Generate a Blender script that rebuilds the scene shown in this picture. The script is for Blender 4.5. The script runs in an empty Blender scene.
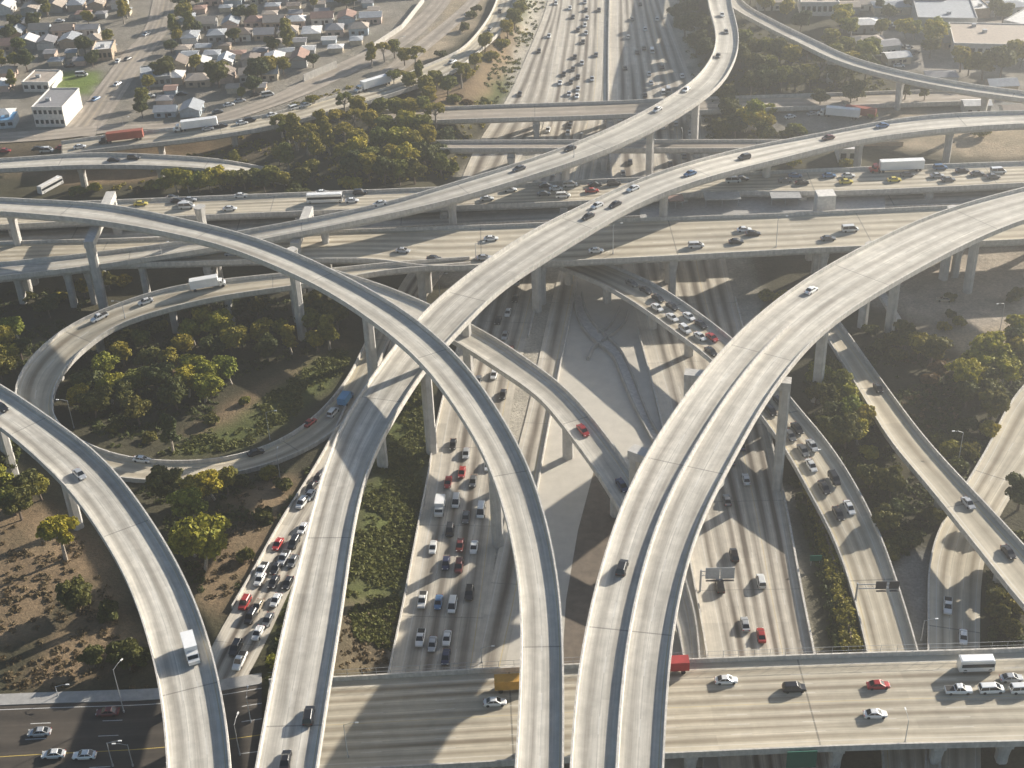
import bpy, bmesh, math, random
import numpy as np
from mathutils import Vector
random.seed(7); rng = np.random.default_rng(11)
S = bpy.context.scene; C = S.collection
R = math.radians
# ------------------------------------------------------------------ camera, sky, sun
H, PITCH, ROLL, F = 218.0, R(33.0), R(2.3), 1407.0
cp, sp, cr, sr = math.cos(PITCH), math.sin(PITCH), math.cos(ROLL), math.sin(ROLL)
fwd = np.array([0, cp, -sp]); r0 = np.array([1., 0, 0]); u0 = np.array([0, sp, cp])
camX = cr * r0 - sr * u0; camY = sr * r0 + cr * u0
cd = bpy.data.cameras.new('camera'); cam = bpy.data.objects.new('camera', cd); C.objects.link(cam)
from mathutils import Matrix
Mx = Matrix(((camX[0], camY[0], -fwd[0], 0), (camX[1], camY[1], -fwd[1], 0), (camX[2], camY[2], -fwd[2], H), (0, 0, 0, 1)))
cam.matrix_world = Mx
cd.sensor_width = 36; cd.lens = 36 * F / 1024; cd.clip_start = 1; cd.clip_end = 20000
S.camera = cam
SUN_AZ, SUN_EL = R(36), R(20.5)            # azimuth measured from +X towards +Y
W = bpy.data.worlds.new('World'); S.world = W; W.use_nodes = True
nt = W.node_tree; sky = nt.nodes.new('ShaderNodeTexSky'); sky.sky_type = 'NISHITA'; sky.sun_disc = False
sky.sun_elevation = SUN_EL; sky.sun_rotation = R(90) - SUN_AZ; sky.dust_density = 0.3; sky.air_density = 1.2; sky.ozone_density = 3.0
nt.links.new(sky.outputs[0], nt.nodes['Background'].inputs[0]); nt.nodes['Background'].inputs[1].default_value = 0.05
sl = bpy.data.lights.new('sun', 'SUN'); sl.energy = 5.0; sl.angle = R(0.6); sl.color = (1, .915, .79)
sun = bpy.data.objects.new('sun', sl); C.objects.link(sun)
sdir = Vector((math.cos(SUN_EL) * math.cos(SUN_AZ), math.cos(SUN_EL) * math.sin(SUN_AZ), math.sin(SUN_EL)))
sun.rotation_euler = sdir.to_track_quat('Z', 'Y').to_euler(); sun.location = (0, 0, 400)
S.view_settings.view_transform = 'Standard'; S.view_settings.look = 'None'; S.view_settings.gamma = 1
S.view_settings.exposure = 1.32
S.cycles.diffuse_bounces = 2
HAZE = 0.00045
# ------------------------------------------------------------------ pixel -> world
def P(x, y, z):
    d = camX * ((x - 512) / F) + camY * ((384 - y) / F) + fwd
    t = (z - H) / d[2]
    return np.array([d[0] * t, d[1] * t, z])
def proj(X, Y, Z):
    q = np.stack([np.asarray(X, float), np.asarray(Y, float), np.asarray(Z, float) - H], -1)
    c = q @ fwd
    return 512 + F * (q @ camX) / c, 384 - F * (q @ camY) / c
# ------------------------------------------------------------------ materials
def mat(name):
    m = bpy.data.materials.new(name); m.use_nodes = True
    return m, m.node_tree, m.node_tree.nodes['Principled BSDF']
def N(t, kind, **kw):
    n = t.nodes.new(kind)
    for k, v in kw.items(): setattr(n, k, v)
    return n
def mth(t, op, a, b=None, clamp=False):
    n = t.nodes.new('ShaderNodeMath'); n.operation = op; n.use_clamp = clamp
    for i, v in enumerate((a, b)):
        if v is None: continue
        if isinstance(v, (int, float)): n.inputs[i].default_value = v
        else: t.links.new(v, n.inputs[i])
    return n.outputs[0]
def mixc(t, fac, a, b, blend='MIX'):
    n = t.nodes.new('ShaderNodeMix'); n.data_type = 'RGBA'; n.blend_type = blend
    for s, v in ((0, fac), (6, a), (7, b)):
        if isinstance(v, (int, float)): n.inputs[s].default_value = v
        elif isinstance(v, tuple): n.inputs[s].default_value = (*v, 1)
        else: t.links.new(v, n.inputs[s])
    return n.outputs[2]
def noise(t, vec, scale, detail=4, rough=.55):
    n = t.nodes.new('ShaderNodeTexNoise'); n.inputs['Scale'].default_value = scale
    n.inputs['Detail'].default_value = detail; n.inputs['Roughness'].default_value = rough
    if vec is not None: t.links.new(vec, n.inputs['Vector'])
    return n.outputs['Fac']
def ramp(t, fac, a, b, lo=.3, hi=.7):
    n = t.nodes.new('ShaderNodeMapRange'); n.inputs[1].default_value = lo; n.inputs[2].default_value = hi
    n.inputs[3].default_value = a; n.inputs[4].default_value = b; t.links.new(fac, n.inputs[0]); return n.outputs[0]
def xyz(t, v):
    n = t.nodes.new('ShaderNodeSeparateXYZ'); t.links.new(v, n.inputs[0]); return n.outputs
def comb(t, x, y, z=0.0):
    n = t.nodes.new('ShaderNodeCombineXYZ')
    for i, v in enumerate((x, y, z)):
        if isinstance(v, (int, float)): n.inputs[i].default_value = v
        else: t.links.new(v, n.inputs[i])
    return n.outputs[0]
def road_mat(name, light, dark, strength, joint=30.0, blot=.16, lanes=2, solid=(), yellow=(), mark=.62):
    m, t, b = mat(name)
    uv = N(t, 'ShaderNodeUVMap', uv_map='UVMap').outputs[0]; u, v, _ = xyz(t, uv)
    geo = N(t, 'ShaderNodeNewGeometry').outputs['Position']
    s = mth(t, 'SINE', mth(t, 'MULTIPLY', u, math.pi)); s = mth(t, 'MULTIPLY', s, s)
    long = noise(t, comb(t, mth(t, 'MULTIPLY', u, 1.3), mth(t, 'MULTIPLY', v, .012)), 1.0, 3)
    s = mth(t, 'MULTIPLY', s, ramp(t, long, .35, 1.25, .35, .65))
    s = mth(t, 'MULTIPLY', mth(t, 'MULTIPLY', s, mth(t, 'MULTIPLY', mth(t, 'GREATER_THAN', u, 0.0), mth(t, 'LESS_THAN', u, float(lanes)))), strength, True)
    c = mixc(t, s, light, dark)
    st = noise(t, comb(t, mth(t, 'MULTIPLY', u, 9.0), mth(t, 'MULTIPLY', v, .05)), 1.0, 4, .7)     # fine lengthwise streaks
    c = mixc(t, 1.0, c, comb3(t, ramp(t, st, 1 - blot, 1 + blot, .3, .7)), 'MULTIPLY')
    cell = mth(t, 'FLOOR', mth(t, 'DIVIDE', v, joint)); cu = mth(t, 'FLOOR', mth(t, 'MULTIPLY', u, 1.0))
    wn = N(t, 'ShaderNodeTexWhiteNoise', noise_dimensions='2D'); t.links.new(comb(t, cell, cu), wn.inputs['Vector'])
    c = mixc(t, 1.0, c, comb3(t, ramp(t, wn.outputs[0], .88, 1.08, 0, 1)), 'MULTIPLY')
    pn = noise(t, geo, .35, 6, .65); c = mixc(t, 1.0, c, comb3(t, ramp(t, pn, 1 - blot * .8, 1 + blot * .8, .3, .7)), 'MULTIPLY')
    big = noise(t, geo, .045, 3); c = mixc(t, 1.0, c, comb3(t, ramp(t, big, .88, 1.1, .3, .7)), 'MULTIPLY')
    j = mth(t, 'LESS_THAN', mth(t, 'FRACT', mth(t, 'DIVIDE', v, joint * 1.5)), .006)
    c = mixc(t, mth(t, 'MULTIPLY', j, .55), c, (.07, .065, .06))
    fu = mth(t, 'ABSOLUTE', mth(t, 'SUBTRACT', mth(t, 'FRACT', mth(t, 'ADD', u, .5)), .5)); ln = mth(t, 'LESS_THAN', fu, .022)
    inside = mth(t, 'MULTIPLY', mth(t, 'GREATER_THAN', u, -.2), mth(t, 'LESS_THAN', u, lanes + .2))
    dash = mth(t, 'LESS_THAN', mth(t, 'FRACT', mth(t, 'DIVIDE', v, 14.6)), .28); ru = mth(t, 'ROUND', u)
    sol = 0.0
    for k in solid: sol = mth(t, 'MAXIMUM', mth(t, 'COMPARE', ru, float(k)), sol)
    if solid: dash = mth(t, 'MAXIMUM', dash, sol)
    fac = mth(t, 'MULTIPLY', mth(t, 'MULTIPLY', ln, inside), mth(t, 'MULTIPLY', dash, mark))
    lc = (.74, .73, .70)
    if yellow:
        y = 0.0
        for k in yellow: y = mth(t, 'MAXIMUM', mth(t, 'COMPARE', ru, float(k)), y)
        lc = mixc(t, y, (.74, .73, .70), (.62, .45, .10))
    c = mixc(t, mth(t, 'MULTIPLY', mth(t, 'MULTIPLY', ln, inside), .3), c, (.1, .09, .08))
    c = mixc(t, fac, c, lc)
    t.links.new(c, b.inputs['Base Color']); b.inputs['Roughness'].default_value = .85
    return m
def comb3(t, v): return comb(t, v, v, v)
M = {}
RM = dict(ramp=('ramp_concrete', (.53, .50, .435), (.27, .245, .205), .8, 36, .2), freeway=('freeway_concrete', (.52, .475, .395), (.13, .105, .08), 1.0, 22, .16),
 bridge=('bridge_concrete', (.50, .45, .35), (.22, .18, .125), .85, 40, .13), asphalt=('asphalt', (.075, .062, .048), (.05, .042, .033), .8, 60, .2), oldroad=('worn_road', (.36, .31, .25), (.2, .17, .135), .8, 40, .2))
RMC = {}
def rmat(kind, lanes, solid, yellow):
    k = (kind, lanes, tuple(solid), tuple(yellow))
    if k not in RMC: RMC[k] = road_mat(*RM[kind], lanes=lanes, solid=solid, yellow=yellow, mark={'asphalt': .8, 'ramp': .4}.get(kind, .5))
    return RMC[k]
def plain(name, col, rough=.85, var=.18, scale=.5, streak=False, metal=0):
    m, t, b = mat(name); geo = N(t, 'ShaderNodeNewGeometry').outputs['Position']
    n1 = noise(t, geo, scale, 6, .65)
    c = mixc(t, 1.0, col, comb3(t, ramp(t, n1, 1 - var, 1 + var)), 'MULTIPLY')
    if streak:
        x, y, z = xyz(t, geo)
        n2 = noise(t, comb(t, mth(t, 'MULTIPLY', mth(t, 'ADD', x, y), 1.2), mth(t, 'MULTIPLY', z, .12)), 1.0, 4, .6)
        c = mixc(t, 1.0, c, comb3(t, ramp(t, n2, .8, 1.1)), 'MULTIPLY')
    t.links.new(c, b.inputs['Base Color']); b.inputs['Roughness'].default_value = rough; b.inputs['Metallic'].default_value = metal
    M[name] = m; return m
plain('concrete', (.50, .48, .445), streak=True)
plain('parapet', (.54, .51, .46), streak=True, var=.22, scale=.8)
plain('plaza', (.50, .465, .40), var=.09, scale=.3)
plain('lowwall', (.36, .34, .31), var=.2)
plain('line_white', (.72, .71, .68), var=.15, scale=1.5)
plain('line_yellow', (.62, .47, .14), var=.15, scale=1.5)
plain('tyre', (.02, .02, .02)); plain('steel', (.42, .43, .44), .5, .08, metal=.3); plain('darksteel', (.05, .05, .055), .6)
plain('signback', (.34, .36, .38), .55, .15, 2.0); plain('signgreen', (.01, .13, .085), .5, .1); plain('kerb', (.45, .43, .39))
plain('bark', (.16, .12, .09), var=.3, scale=2); plain('palebark', (.38, .33, .27), var=.3, scale=2)
plain('trailer_white', (.78, .78, .77), .5, .06); plain('rail', (.12, .09, .07))
plain('canopy_red', (.4, .1, .06)); plain('dirtpath', (.25, .19, .13)); plain('sidewalk', (.36, .35, .33), scale=.8)
for k, c in dict(roof_grey=(.26, .255, .26), roof_tan=(.40, .34, .28), roof_brown=(.22, .18, .15), roof_white=(.62, .61, .59), roof_rust=(.30, .19, .15), roof_slate=(.34, .36, .38),
                 wall_white=(.66, .63, .58), wall_cream=(.55, .48, .36), wall_tan=(.42, .33, .24), wall_blue=(.40, .46, .5), wall_pink=(.52, .40, .33), wall_grey=(.36, .36, .35)).items():
    plain(k, c, var=.2, scale=.9)
def paint():
    m, t, b = mat('car_paint'); oi = N(t, 'ShaderNodeObjectInfo'); t.links.new(oi.outputs['Color'], b.inputs['Base Color'])
    b.inputs['Roughness'].default_value = .28; b.inputs['Metallic'].default_value = .15; b.inputs['Coat Weight'].default_value = .5; M['paint'] = m
paint()
def glass():
    m, t, b = mat('dark_glass'); b.inputs['Base Color'].default_value = (.015, .02, .025, 1); b.inputs['Roughness'].default_value = .08; M['glass'] = m
    m, t, b = mat('lamp_lens'); b.inputs['Base Color'].default_value = (.75, .75, .7, 1); b.inputs['Roughness'].default_value = .2; M['lens'] = m
    m, t, b = mat('tail_lens'); b.inputs['Base Color'].default_value = (.3, .015, .01, 1); b.inputs['Roughness'].default_value = .25; M['tail'] = m
glass()
def foliage(name, a, b_, rnd=.35, trans=.25):
    m, t, b = mat(name); oi = N(t, 'ShaderNodeObjectInfo'); geo = N(t, 'ShaderNodeNewGeometry').outputs['Position']
    n1 = noise(t, geo, .9, 3); n2 = noise(t, geo, 5.0, 2)
    c = mixc(t, ramp(t, n1, 0, 1, .35, .65), a, b_)
    c = mixc(t, 1.0, c, comb3(t, ramp(t, n2, .6, 1.4)), 'MULTIPLY')
    c = mixc(t, 1.0, c, comb(t, ramp(t, oi.outputs['Random'], 1 - rnd, 1 + rnd, 0, 1), ramp(t, oi.outputs['Random'], 1 - rnd * .6, 1 + rnd * .5, 0, 1), 1.0), 'MULTIPLY')
    t.links.new(c, b.inputs['Base Color']); b.inputs['Roughness'].default_value = .7; b.inputs['Specular IOR Level'].default_value = .25
    tr = N(t, 'ShaderNodeBsdfTranslucent'); t.links.new(c, tr.inputs[0]); mx = N(t, 'ShaderNodeMixShader'); mx.inputs[0].default_value = trans
    t.links.new(b.outputs[0], mx.inputs[1]); t.links.new(tr.outputs[0], mx.inputs[2])
    t.links.new(mx.outputs[0], t.nodes['Material Output'].inputs['Surface']); M[name] = m
foliage('leaf_olive', (.15, .145, .026), (.31, .27, .035)); foliage('leaf_dark', (.07, .08, .02), (.15, .145, .03))
foliage('leaf_bright', (.19, .2, .022), (.38, .34, .035)); foliage('leaf_ground', (.075, .09, .022), (.14, .145, .032), .1); foliage('leaf_dry', (.14, .1, .05), (.22, .15, .07), .15)
# ------------------------------------------------------------------ object helpers
ORD = ['zeroth', 'first', 'second', 'third', 'fourth', 'fifth', 'sixth', 'seventh', 'eighth', 'ninth', 'tenth', 'eleventh', 'twelfth', 'thirteenth', 'fourteenth', 'fifteenth', 'sixteenth', 'seventeenth', 'eighteenth', 'nineteenth']
def ordw(n):
    if n < 20: return ORD[n]
    t = ['', '', 'twent', 'thirt', 'fort', 'fift', 'sixt', 'sevent', 'eight', 'ninet']; q, r = divmod(n, 10)
    if q > 9: return 'hundred-and-' + ordw(n - 100) if n > 100 else 'hundredth'
    return t[q] + ('ieth' if r == 0 else 'y-' + ORD[r])
def tag(o, label=None, cat=None, group=None, kind=None):
    if label: o['label'] = label
    if cat: o['category'] = cat
    if group: o['group'] = group
    if kind: o['kind'] = kind
    return o
def empty(name, loc=(0, 0, 0), rz=0):
    o = bpy.data.objects.new(name, None); C.objects.link(o); o.location = loc; o.rotation_euler = (0, 0, rz); o.empty_display_size = .5; return o
def link(name, me, parent=None, loc=None):
    o = bpy.data.objects.new(name, me); C.objects.link(o)
    if parent: o.parent = parent
    if loc is not None: o.location = loc
    return o
class MB:
    def __init__(s): s.v = []; s.f = []; s.m = []; s.uv = []; s.hasuv = False
    def face(s, pts, mi=0, uv=None):
        i = len(s.v); s.v += [tuple(p) for p in pts]; s.f.append(tuple(range(i, i + len(pts)))); s.m.append(mi)
        s.uv += uv if uv else [(0, 0)] * len(pts)
        if uv: s.hasuv = True
    def box(s, x0, x1, y0, y1, z0, z1, mi=0, tx=0, ty=0):
        a = [(x0, y0, z0), (x1, y0, z0), (x1, y1, z0), (x0, y1, z0)]
        b = [(x0 + tx, y0 + ty, z1), (x1 - tx, y0 + ty, z1), (x1 - tx, y1 - ty, z1), (x0 + tx, y1 - ty, z1)]
        s.hull(a, b, mi)
    def hull(s, a, b, mi=0, cap=True):
        n = len(a)
        for i in range(n): s.face([a[i], a[(i + 1) % n], b[(i + 1) % n], b[i]], mi)
        if cap: s.face(a[::-1], mi); s.face(b, mi)
    def tube(s, p, q, r, r2=None, n=6, mi=0):
        p = Vector(p); q = Vector(q); r2 = r if r2 is None else r2
        d = (q - p).normalized(); a = d.orthogonal().normalized(); b = d.cross(a)
        ring = lambda c, rr: [tuple(c + a * (rr * math.cos(t)) + b * (rr * math.sin(t))) for t in [2 * math.pi * k / n for k in range(n)]]
        s.hull(ring(p, r), ring(q, r2), mi)
    def mesh(s, name, mats):
        me = bpy.data.meshes.new(name); me.from_pydata(s.v, [], s.f); me.materials
        for m in mats: me.materials.append(M[m] if isinstance(m, str) else m)
        if len(mats) > 1: me.polygons.foreach_set('material_index', s.m)
        if s.hasuv:
            l = me.uv_layers.new(name='UVMap'); l.data.foreach_set('uv', np.array(s.uv, np.float32).ravel())
        return me
    def build(s, name, mats, parent=None):
        if not isinstance(mats, (list, tuple)): mats = [mats]
        return link(name, s.mesh(name, mats), parent)
# ------------------------------------------------------------------ roads (centre lines)
def catmull(p, n_per=None, step=3.0):
    p = np.array(p, float); out = []
    q = np.vstack([2 * p[0] - p[1], p, 2 * p[-1] - p[-2]])
    for i in range(len(p) - 1):
        a, b, c, d = q[i:i + 4]; L = np.linalg.norm((c - b)[:2]); n = max(2, int(L / step))
        # centripetal parametrisation
        t0 = 0; t1 = t0 + max(1e-3, np.linalg.norm((b - a)[:2])) ** .5; t2 = t1 + max(1e-3, L) ** .5; t3 = t2 + max(1e-3, np.linalg.norm((d - c)[:2])) ** .5
        for k in range(n):
            t = t1 + (t2 - t1) * k / n
            A1 = (t1 - t) / (t1 - t0) * a + (t - t0) / (t1 - t0) * b; A2 = (t2 - t) / (t2 - t1) * b + (t - t1) / (t2 - t1) * c; A3 = (t3 - t) / (t3 - t2) * c + (t - t2) / (t3 - t2) * d
            B1 = (t2 - t) / (t2 - t0) * A1 + (t - t0) / (t2 - t0) * A2; B2 = (t3 - t) / (t3 - t1) * A2 + (t - t1) / (t3 - t1) * A3
            out.append((t2 - t) / (t2 - t1) * B1 + (t - t1) / (t2 - t1) * B2)
    out.append(p[-1]); return np.array(out)
ROADS = {}
class Road:
    def __init__(s, key, pairs, lanes, shoulder=(1.2, 1.2), width=None, lift=0.0, smooth=4, step=3.0):
        L = np.array([P(a, b, z + lift) for a, b, c, d, z in pairs]); Rr = np.array([P(c, d, z + lift) for a, b, c, d, z in pairs])
        L[:, 2] -= lift; Rr[:, 2] -= lift
        cen = (L + Rr) / 2; d = np.gradient(cen, axis=0); d[:, 2] = 0; d /= np.linalg.norm(d, axis=1)[:, None]
        nrm = np.stack([-d[:, 1], d[:, 0], 0 * d[:, 0]], 1); w = np.abs(((L - Rr) * nrm).sum(1))
        s.rawW = w
        if width: w = w * 0 + width
        q = catmull(np.hstack([cen, w[:, None]]), step=step)
        for _ in range(smooth):
            q[1:-1] = .25 * q[:-2] + .5 * q[1:-1] + .25 * q[2:]
        s.C = q[:, :3]; s.w = q[:, 3]
        t = np.gradient(s.C, axis=0); th = t.copy(); th[:, 2] = 0; s.T = th / np.linalg.norm(th, axis=1)[:, None]
        s.N = np.stack([-s.T[:, 1], s.T[:, 0], 0 * s.T[:, 0]], 1)      # to the left of travel
        s.S = np.concatenate([[0], np.cumsum(np.linalg.norm(np.diff(s.C, axis=0), axis=1))])
        s.lanes = lanes; s.sh = shoulder; s.key = key; ROADS[key] = s
    def offs(s, i):
        w = s.w[i]; a = w / 2 - s.sh[0]; b = -w / 2 + s.sh[1]
        return [w / 2] + [a + (b - a) * k / s.lanes for k in range(s.lanes + 1)] + [-w / 2]
    def top(s, mb, dz=0.0, mi=0):
        us = [-s.sh[0] / 3.66] + list(range(s.lanes + 1)) + [s.lanes + s.sh[1] / 3.66]; n = len(s.C); rows = []
        for i in range(n):
            rows.append([tuple(s.C[i] + s.N[i] * o + (0, 0, dz)) for o in s.offs(i)])
        for i in range(n - 1):
            for k in range(len(us) - 1):
                mb.face([rows[i][k], rows[i][k + 1], rows[i + 1][k + 1], rows[i + 1][k]], mi,
                        [(us[k], s.S[i]), (us[k + 1], s.S[i]), (us[k + 1], s.S[i + 1]), (us[k], s.S[i + 1])])
    def strip(s, mb, offa, offb, z, i0=0, i1=None, mi=0):
        i1 = len(s.C) if i1 is None else i1
        for i in range(i0, i1 - 1):
            q = [s.C[i] + s.N[i] * offa(i), s.C[i] + s.N[i] * offb(i), s.C[i + 1] + s.N[i + 1] * offb(i + 1), s.C[i + 1] + s.N[i + 1] * offa(i + 1)]
            mb.face([tuple(p + (0, 0, z)) for p in q], mi)
    def sweep(s, mb, prof, i0=0, i1=None, mi=0):
        """prof(i) -> list of (offset, dz), closed loop"""
        i1 = len(s.C) if i1 is None else i1; rings = []
        for i in range(i0, i1): rings.append([tuple(s.C[i] + s.N[i] * o + (0, 0, z)) for o, z in prof(i)])
        for a, b in zip(rings[:-1], rings[1:]):
            m = len(a)
            for k in range(m): mb.face([a[k], b[k], b[(k + 1) % m], a[(k + 1) % m]], mi)
        mb.face(rings[0], mi); mb.face(rings[-1][::-1], mi)
    def near(s, p):
        return int(np.argmin(((s.C[:, :2] - np.asarray(p)[:2]) ** 2).sum(1)))
    def at_px(s, x, y):
        z = float(s.C[:, 2].mean())
        for _ in range(12):
            p = P(x, y, z); i = s.near(p); z = .5 * z + .5 * float(s.C[i, 2])
        p = P(x, y, float(s.C[i, 2])); return p, i
    def dist(s, X, Y):
        pass
OFF = 1.1      # traced edges of the decks are the tops of the parapets
ZS = dict(J=1.14, M=1.15, M2=1.15, O=1.15, G=1.1, I=1.2)
def deckroad(key, pairs, lanes, sh=(1.2, 1.2), width=None):
    pairs = [(a, b, c, d, z * ZS.get(key, 1.28) if z > .5 else z) for a, b, c, d, z in pairs]
    return Road(key, pairs, lanes, sh, width, OFF, {'C': 40, 'A': 16, 'B': 20, 'D': 14, 'Q': 20}.get(key, 6))
deckroad('A', [(-90,191,-90,205,22),(0,197,0,211,22),(98,202,92,219,22.5),(150,211,140,227,23),(200,222,185,236,24),(239,231,225,246,25),(282,246,264,261,26),(317,261,300,277,27),(358,282,335,295,28),(400,306,375,322,28),(442,339,412,352,28.2),(467,364,437,379,28.2),(492,400,460,414,28.2),(512,430,477,438,28.2),(529,463,489,463,28.2),(545,512,505,512,28.2),(556,560,516,560,28.2),(562,605,521,605,28.2),(564,645,521,645,28.2),(564,700,519,700,28.2),(564,768,515,768,28.2),(561,860,508,860,28.2)], 2, (.7, .7))
deckroad('C', [(1110,168,1125,196,22),(1024,186,1042,212,22.5),(941,209,978,237,23),(881,236,921,267,24),(826,264,866,299,24.8),(795,284,826,326,25.4),(763,306,798,352,26),(731,336,774,388,26.6),(701,370,749,422,27.2),(675,407,734,459,27.7),(651,441,716,490,28),(627,488,697,524,28.2),(611,527,690,545,28.2),(600,565,683,572,28.2),(590,600,676,605,28.2),(580,645,669,650,28.2),(572,700,666,705,28.2),(569,768,664,768,28.2),(566,860,660,860,28.2)], 4, (.9, .9))
deckroad('B', [(1120,108,1120,121,17),(1024,110,1024,123,17),(941,113,945,128,17),(873,122,880,136,17),(824,132,835,144,17.5),(776,140,790,156,18),(737,148,752,166,18.5),(688,161,705,178,21),(639,178,657,194,20.8),(600,196,620,212,20.6),(537,226,562,248,21),(500,250,532,266,21),(458,280,492,294,21),(417,317,455,334,20.8),(390,351,425,366,20.8),(362,388,399,408,21),(342,421,376,448,21),(325,462,362,484,21),(311,510,355,516,21),(302,548,350,550,21),(283,622,340,623,21),(268,695,327,699,21),(255,768,317,769,21),(238,860,303,861,21)], 3, (1., 1.))
deckroad('D', [(703,-80,727,-78,12),(706,-30,729,-27,13.5),(708,0,732,4,15),(716,35,739,36,17),(713,53,735,59,18),(695,78,719,85,19),(669,96,694,104,19.5),(640,113,661,124,19.5),(576,142,600,152,19.5),(510,165,528,176,19.5),(449,183,470,194,19),(400,198,415,208,18.5),(317,216,330,226,17),(243,229,255,241,15),(200,238,200,249,14),(117,249,117,262,13),(0,262,0,276,12.8),(-90,270,-90,284,12.8)], 2, (1., 1.))
deckroad('Q', [(-90,340,-110,372,22),(0,383,-18,412,22),(27,401,2,426,22),(60,423,30,450,22),(87,441,57,476,22),(113,466,79,500,22.5),(147,512,105,540,23),(173,552,125,572,23),(200,609,143,622,23),(212,645,152,652,23),(220,679,160,686,23),(228,720,165,725,23),(232,768,168,768,23),(234,860,168,860,23)], 3, (1., 1.))
deckroad('L', [(470,256,470,262,11.9),(430,259,430,266,11.9),(397,261,397,268,11.9),(340,267,345,277,11.8),(288,272,296,285,11.5),(220,279,232,294,11),(160,288,180,305,10),(100,309,128,320,9),(60,329,96,338,8),(33,353,70,360,7.2),(16,379,54,385,6.5),(15,405,51,406,5.8),(22,430,56,422,5.2),(45,452,70,434,4.5),(85,470,95,448,3.5),(133,479,133,458,2.8),(200,478,187,461,2.1),(250,469,233,456,1.6),(300,452,290,434,1.1),(341,426,325,405,.6),(366,388,350,372,.4),(386,345,368,335,.3),(405,300,388,293,.2)], 2, (1.2, 1.2))
deckroad('F', [(330,268,315,279,12.2),(385,285,368,297,12.5),(428,303,405,316,12.5),(466,321,449,337,12.5),(494,336,475,353,12.5),(525,357,505,373,12.3),(560,382,540,397,11.8),(589,413,568,431,11),(622,456,598,472,9.5),(645,492,622,512,8),(665,530,645,550,6),(684,574,664,588,4),(697,615,677,620,2),(700,656,684,658,.8),(703,700,686,702,.4),(705,800,688,800,.3)], 1, (1.6, 1.6))
deckroad('I', [(545,243,515,250,6),(585,255,552,263,6.5),(622,268,592,278,7.5),(659,285,630,299,8),(675,295,648,311,8),(706,317,676,332,8),(730,336,703,352,8),(765,366,737,383,7.5),(793,400,760,413,7),(828,441,790,455,6),(856,484,812,496,4.2),(877,525,832,533,2.5),(896,576,849,580,1.2),(916,641,866,647,.5),(935,720,880,722,.3),(945,800,885,800,.3)], 3, (2.2, 1.2))
deckroad('G', [(813,285,794,291,.3),(849,333,829,340,.9),(882,379,857,386,2.5),(925,436,893,444,5.2),(960,475,927,484,7),(995,512,957,521,7.5),(1024,544,985,556,7.5),(1060,583,1020,600,7.5),(1130,665,1090,680,7.5)], 1, (1.8, 1.8))
deckroad('E', [(-90,244.5,-90,271,12),(0,241,0,267,12),(120,238,120,263,12),(200,235,200,261,12),(300,231,300,258.5,12),(385,227.5,390,259,12),(430,226,440,266,12),(500,224,505,263,12),(620,218.5,620,258,12),(717,215,717,253,12),(800,212,800,248.5,12),(930,206,930,243,12),(1024,202,1024,239,12),(1110,199,1110,236,12)], 5, (1.8, 2.2))
deckroad('E2', [(-90,207,-90,228,12),(0,204,0,224.5,12),(200,196,200,215,12),(300,192,300,211,12),(453,186,453,205.5,12),(595,179,595,200,12),(640,177,645,197,12),(700,174,705,191.5,12),(830,168,830,191,12),(1015,161,1015,183,12),(1100,158,1100,179,12)], 5, (1.6, 1.6))
deckroad('T', [(-90,232,-90,241,9),(0,229,0,238,9),(200,221,200,229,9),(453,209,453,219,9),(640,201,640,211,9),(850,193,850,203,9),(1100,183,1100,193,9)], 3, (1.5, 1.5), 14.5)  # real deck, widened and extended right to stop sun leaking through the gap
deckroad('M', [(380,110,380,122,7),(455,106,460,119,7),(600,101,600,115,7),(700,97,700,110,7),(816,93,816,106,6.6),(905,90,905,103,6.1),(990,88,990,100,6.1)], 2, (2, 2))
deckroad('M2', [(430,140,430,148,7),(520,139.6,520,148,7),(640,139.4,640,148,7),(790,139,790,148,7)], 1, (1.5, 1.5))
deckroad('O', [(60,141,62,154,7),(110,134,112,147,7.2),(150,129.5,152,143,8),(200,124,202,137,9),(270,113,275,125,9),(340,93,350,106,8),(400,76,408,88,7.5),(430,62,445,75,7),(458,50,474,54,7),(484,23,503,28,6.5),(496,0,515,3,6.5),(503,-30,522,-28,6.5)], 3, (1.2, 1.2))
deckroad('NN', [(-90,162,-90,172,9),(0,158,0,168.5,9),(86,152.5,88,164.5,9),(150,154,150,165,8.5),(200,157,200,167.5,8),(235,161,235,171,7),(262,166,260,176,4.5),(292,173,288,182,2.8)], 2, (1., 1.))
deckroad('PP', [(728,-30,738,-34,10),(727,0,740,0,10.5),(765,24,776,22,12),(800,43,812,38,13),(845,62,850,57,14),(900,76.5,902,71.5,14.5),(960,88,960,83,15),(1024,97,1024,92,15),(1100,106,1100,101,15)], 1, (1., 1.), 7.5)
deckroad('J', [(1110,643.5,1110,738,7),(1024,647,1024,741,7),(860,652,860,745,7),(670,659,670,753,7),(518,666,518,760,7),(390,673,390,767,7),(330,676.5,330,770,7),(262,679,262,775,7)], 8, (2.4, 2.2))
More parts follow.
